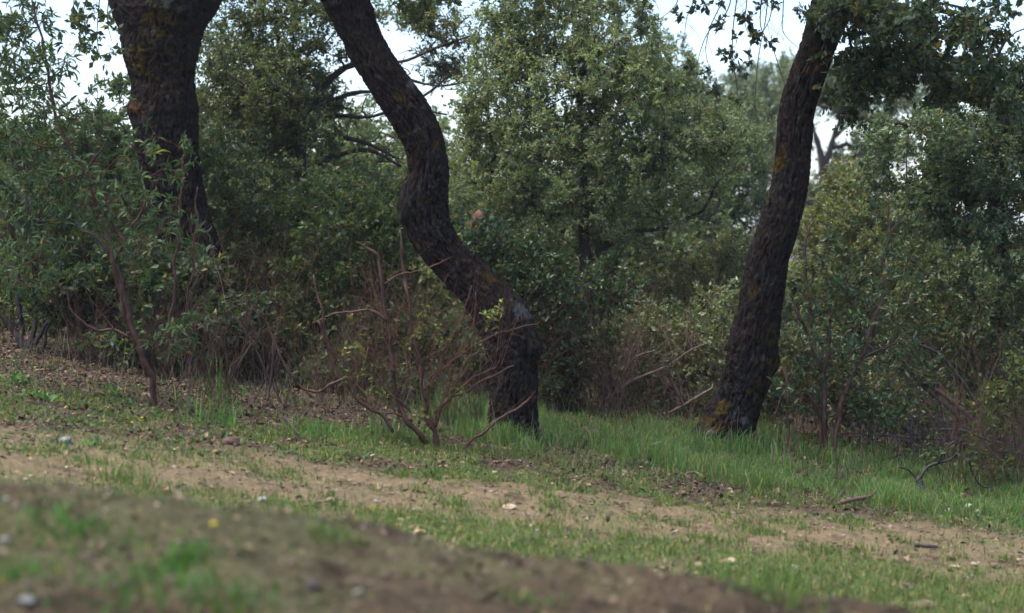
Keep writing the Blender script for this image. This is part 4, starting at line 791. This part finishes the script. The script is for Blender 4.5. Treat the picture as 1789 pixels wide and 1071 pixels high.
# ------------------------------------------------------------------ stones
def stone(label, px, py, w, h, colr, sd, group=None, name='stone', cat='stone', sink=.3):
    global rng
    rng = np.random.default_rng(sd); c = G(px, py); s = w*.5*c[1]/FP; hh = h*.5*c[1]/FP
    import bmesh
    bm = bmesh.new(); bmesh.ops.create_icosphere(bm, subdivisions=4, radius=1); v = np.array([q.co[:] for q in bm.verts]); f = [[q.index for q in fc.verts] for fc in bm.faces]; bm.free()
    off = rng.random(3)*30
    for _ in range(7):                                            # facets
        n = rnd_dir(1)[0]; k = v@n; cut = rng.uniform(.55, .85); v = v-np.clip(k-cut, 0, 9)[:, None]*n[None]*.85
    v = v*(1+.25*(fbm(v[:, 0]*1.6+off[0], v[:, 1]*1.6+off[1], v[:, 2]*1.6, 3)-.5)[:, None]+.08*(fbm(v[:, 0]*7, v[:, 1]*7, v[:, 2]*7+off[2], 2)-.5)[:, None])
    v = v*np.array([s, s*rng.uniform(.7, 1), hh]); zc = ground_z(c[0], c[1])+hh*(1-2*sink)*.9
    n = fbm(v[:, 0]*60/3+off[0], v[:, 1]*20, v[:, 2]*20+off[1], 3); cc = np.array(colr)[None]*(.7+.6*n)[:, None]
    mb = MB(); mb.add(v, f, None, cc); o = mb.build(name, M_STONE, smooth=True); o.location = (c[0], c[1], float(zc)); o.rotation_euler = (0, 0, rng.random()*6)
    return tag(o, label, cat, group)
WH = (.27, .26, .24); TN = (.27, .21, .14); BR = (.13, .095, .06)
for k, (lb, px, py, w, h, cc) in enumerate([
        ('grey-white rock in the weeds near the left edge', 117, 776, 30, 20, (.13, .13, .135)), ('white stone on the dirt track left of centre', 457, 876, 28, 14, WH),
        ('pale flat stone in the middle of the dirt track', 890, 889, 26, 12, TN), ('tan stone by a short twig on the dirt track', 578, 878, 22, 14, (.20, .16, .10)),
        ('mossy brown stone standing up at the right of the track', 1662, 980, 18, 24, (.13, .11, .055)), ('white stone below the blackened stump', 1606, 872, 28, 12, (.38, .40, .36)),
        ('white stone at the foot of the far right grass', 1657, 895, 18, 11, WH), ('small white stone in the far right grass edge', 1693, 888, 20, 14, (.36, .38, .30)), ('small pale stone nearest the right edge of the grass', 1708, 898, 12, 12, WH),
        ('largest tan stone of the cluster on the grassy verge', 1272, 986, 34, 18, TN), ('tan stone at the lower edge of the verge cluster', 1286, 998, 22, 16, TN), ('tan stone at the left of the verge cluster', 1222, 990, 20, 12, TN),
        ('bright cream stone alone right of the verge cluster', 1388, 994, 12, 10, (.5, .46, .36)), ('small cream stone between the verge cluster and the bright stone', 1330, 998, 14, 10, TN),
        ('pale slab at the very bottom right', 1615, 1060, 46, 16, (.10, .08, .055)), ('flat white stone on the bare soil under the mossy stone', 1668, 992, 24, 8, (.32, .28, .20)), ('brown clod on the bank edge at the right', 1740, 992, 26, 12, BR),
        ('blurred white stone at the bottom left of the near bank', 48, 1056, 34, 20, (.12, .12, .115)), ('blurred dark stone low on the near bank', 548, 1030, 34, 24, (.04, .035, .035)), ('blurred pale stone on the near bank beside the dark one', 626, 1040, 26, 16, (.15, .135, .11)),
        ('blurred pale stone upper on the near bank', 312, 952, 26, 12, (.17, .13, .09)), ('white stone at the left end of the near bank', 8, 948, 20, 14, (.14, .135, .125)), ('blurred small pale stone by the green tuft on the bank', 355, 1018, 16, 14, (.15, .14, .11)),
        ('tan stone far along the track beside the middle oak', 860, 828, 24, 8, TN), ('small dark clod on the track below the left weeds', 350, 846, 16, 10, BR), ('brown clod on the litter in front of the red shrub', 405, 776, 34, 20, (.075, .045, .035)),
        ('pale tan stone at the bottom of the verge', 1690, 1044, 22, 12, TN), ('low dark clod on the track at right', 1122, 925, 12, 8, BR), ('yellowish stone on the verge near the bank crest', 732, 932, 34, 12, (.28, .20, .12)), ('flat brown stone beside the S trunk grass', 1205, 833, 24, 10, (.20, .13, .08))]):
    stone(lb, px, py, w, h, cc, 200+k, 'stones on the track and verge')
rr = np.random.default_rng(5)
for k in range(150):
    px = rr.uniform(0, 1789); py = 845+.09*px+rr.normal()*38
    if py > 1060: continue
    w = rr.uniform(4, 11); cc = [TN, (.28, .24, .17), BR, (.20, .15, .10), WH][int(rr.integers(0, 5))]
    stone('small loose pebble scattered on the dirt track', px, py, w, w*.6, cc, 300+k, 'small pebbles on the dirt track', 'pebble', 'pebble')

# ------------------------------------------------------------------ wild flowers, broken stub behind the trunk
def flower(label, px, py, colr=(.55, .50, .05), sd=1, h=.05):
    global rng
    rng = np.random.default_rng(sd); c = G(px, py); z0 = ground_z(c[0], c[1]); root = thing('wildflower', label, 'wildflower', (c[0], c[1], z0), 'wildflowers')
    mb = MB(); p = np.array([[c[0], c[1], z0], [c[0]+.004, c[1], z0+h*.5], [c[0], c[1]-.005, z0+h]]); tube(mb, p, [.0016, .0014, .001], 5, (.07, .13, .04)); mb.build('flower_stem', M_SOFT, root)
    mb = MB(); n = 9; a = np.arange(n)*2*math.pi/n; d = np.stack([np.cos(a), np.sin(a), .5+0*a], 1); leaves(mb, np.repeat(p[-1:], n, 0), d, .011, .8, leafcol(n, colr, .15, 0), 0, 'lance', 2); mb.build('petals', M_SOFT, root)
for k, (px, py, lb) in enumerate([(179, 700, 'yellow wildflower in the weeds high on the left'), (232, 753, 'yellow wildflower left of the grass tuft, in front of the red stems'), (182, 752, 'small yellow wildflower just above the grey-white rock'), (373, 948, 'blurred yellow wildflower on the near bank'), (305, 802, 'cream wildflower on the left verge below the grass fringe'), (248, 745, 'tiny yellow wildflower beside a brighter one on the left'), (652, 918, 'yellow wildflower in the green strip of the verge')]):
    flower(lb, px, py, (.5, .48, .30) if k == 4 else (.60, .52, .05), 400+k, .045 if k == 3 else .05)
rng = np.random.default_rng(90)
YS = 17.2; sb = base_at(832, YS); root = thing('tree_stump', 'broken orange-brown snag half hidden by leaves right behind the S-shaped trunk', 'tree stump', sb)
mb = MB(); q = PL([(836, bpy_px(836, YS)+5, 40), (834, 560, 38), (830, 450, 34), (832, 410, 36), (838, 385, 34), (840, 372, 26), (840, 366, 8)], YS); r = np.array([40, 36, 28, 28, 27, 20, 8])*.5*YS/FP
q, r, s = smooth_path(q, r, .02); T, Nn, B = frames(q); k = 28; a = np.arange(k)*2*math.pi/k; D = np.cos(a)[None, :, None]*Nn[:, None]+np.sin(a)[None, :, None]*B[:, None]
ds = .012*(fbm(np.cos(a)[None]*2+0*s[:, None], np.sin(a)[None]*2+0*s[:, None], s[:, None]*4+0*a[None], 3)-.5)*2
V = q[:, None]+D*(r[:, None]+ds)[..., None]; n = len(q); i, j = np.meshgrid(np.arange(n-1), np.arange(k), indexing='ij'); j2 = (j+1) % k
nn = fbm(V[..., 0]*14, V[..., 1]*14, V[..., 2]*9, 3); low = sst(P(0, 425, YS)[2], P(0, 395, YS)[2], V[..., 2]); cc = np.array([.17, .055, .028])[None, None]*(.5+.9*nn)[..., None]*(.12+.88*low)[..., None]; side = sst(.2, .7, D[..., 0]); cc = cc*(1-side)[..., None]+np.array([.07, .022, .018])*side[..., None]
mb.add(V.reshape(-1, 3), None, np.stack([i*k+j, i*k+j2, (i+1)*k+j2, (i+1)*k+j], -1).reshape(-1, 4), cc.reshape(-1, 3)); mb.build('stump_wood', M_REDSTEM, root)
cb = MB(); clumps(cb, [(846, 392, 7, 14), (828, 384, 6, 10), (808, 395, 12, 26), (798, 380, 12, 30), (825, 418, 14, 40), (855, 410, 10, 30), (855, 425, 16, 50), (808, 370, 10, 18), (866, 396, 8, 14), (840, 430, 18, 60), (820, 440, 16, 40), (835, 460, 22, 80)], YS-.25, .045, (.05, .095, .04)); cb.build('foliage', [M_TWIG, M_GLOSS], root)

# ------------------------------------------------------------------ damp air
hb = MB(); x0, x1, y0, y1, z0, z1 = -640, 640, -70, 940, -11, 15
hb.add([(x0, y0, z0), (x1, y0, z0), (x1, y1, z0), (x0, y1, z0), (x0, y0, z1), (x1, y0, z1), (x1, y1, z1), (x0, y1, z1)], None, [(0, 3, 2, 1), (4, 5, 6, 7), (0, 1, 5, 4), (1, 2, 6, 5), (2, 3, 7, 6), (3, 0, 4, 7)])
m, t = nt('damp_air'); v_ = N_(t, 'ShaderNodeVolumePrincipled'); v_.inputs['Color'].default_value = (.95, .97, 1, 1); v_.inputs['Density'].default_value = .0005; v_.inputs['Anisotropy'].default_value = .3
o = N_(t, 'ShaderNodeOutputMaterial'); t.links.new(v_.outputs[0], o.inputs['Volume'])
tag(hb.build('haze', m, smooth=False), 'thin damp air between the trees', 'haze', kind='stuff')

# ------------------------------------------------------------------ light, sky, camera
SUN_EL, SUN_AZ = math.radians(68), math.radians(-105)            # azimuth from +Y, clockwise: behind the camera, left
w = bpy.data.worlds.new('World'); bpy.context.scene.world = w; w.use_nodes = True; t = w.node_tree
sk = t.nodes.new('ShaderNodeTexSky'); sk.sky_type = 'NISHITA'; sk.sun_disc = False; sk.sun_elevation = SUN_EL; sk.sun_rotation = SUN_AZ; sk.air_density = 1.0; sk.dust_density = 1.0; sk.ozone_density = 3
bg = t.nodes['Background']; bg.inputs['Strength'].default_value = .11; tint = t.nodes.new('ShaderNodeVectorMath'); tint.operation = 'MULTIPLY'; tint.inputs[1].default_value = (.97, .965, 1.04); t.links.new(sk.outputs[0], tint.inputs[0]); t.links.new(tint.outputs[0], bg.inputs['Color'])
sd_ = bpy.data.lights.new('sun', 'SUN'); sd_.energy = 3.3; sd_.angle = math.radians(42); sd_.color = (1, .93, .80); so = bpy.data.objects.new('sun', sd_); C.objects.link(so)
dv = Vector((math.sin(SUN_AZ)*math.cos(SUN_EL), math.cos(SUN_AZ)*math.cos(SUN_EL), math.sin(SUN_EL))); so.rotation_euler = dv.to_track_quat('Z', 'Y').to_euler()

cd = bpy.data.cameras.new('camera'); cam = bpy.data.objects.new('camera', cd); C.objects.link(cam); bpy.context.scene.camera = cam
cam.location = (0, 0, CAMZ); cam.rotation_euler = (math.pi/2-TH, 0, 0); cd.sensor_width = 36; cd.lens = FP/1789*36; cd.clip_end = 6000; cd.clip_start = .1
cd.dof.use_dof = True; cd.dof.focus_distance = 16.0; cd.dof.aperture_fstop = 2.3
S = bpy.context.scene; S.render.resolution_x, S.render.resolution_y = 1024, 613
S.view_settings.view_transform = 'Standard'; S.view_settings.look = 'None'; S.view_settings.exposure = 1.48; S.view_settings.gamma = 1
c = S.cycles; c.max_bounces = 7; c.diffuse_bounces = 5; c.glossy_bounces = 2; c.transmission_bounces = 3; c.transparent_max_bounces = 4; c.use_adaptive_sampling = True; c.adaptive_threshold = .02; c.use_denoising = True
c.caustics_reflective = False; c.caustics_refractive = False; c.sample_clamp_indirect = 4
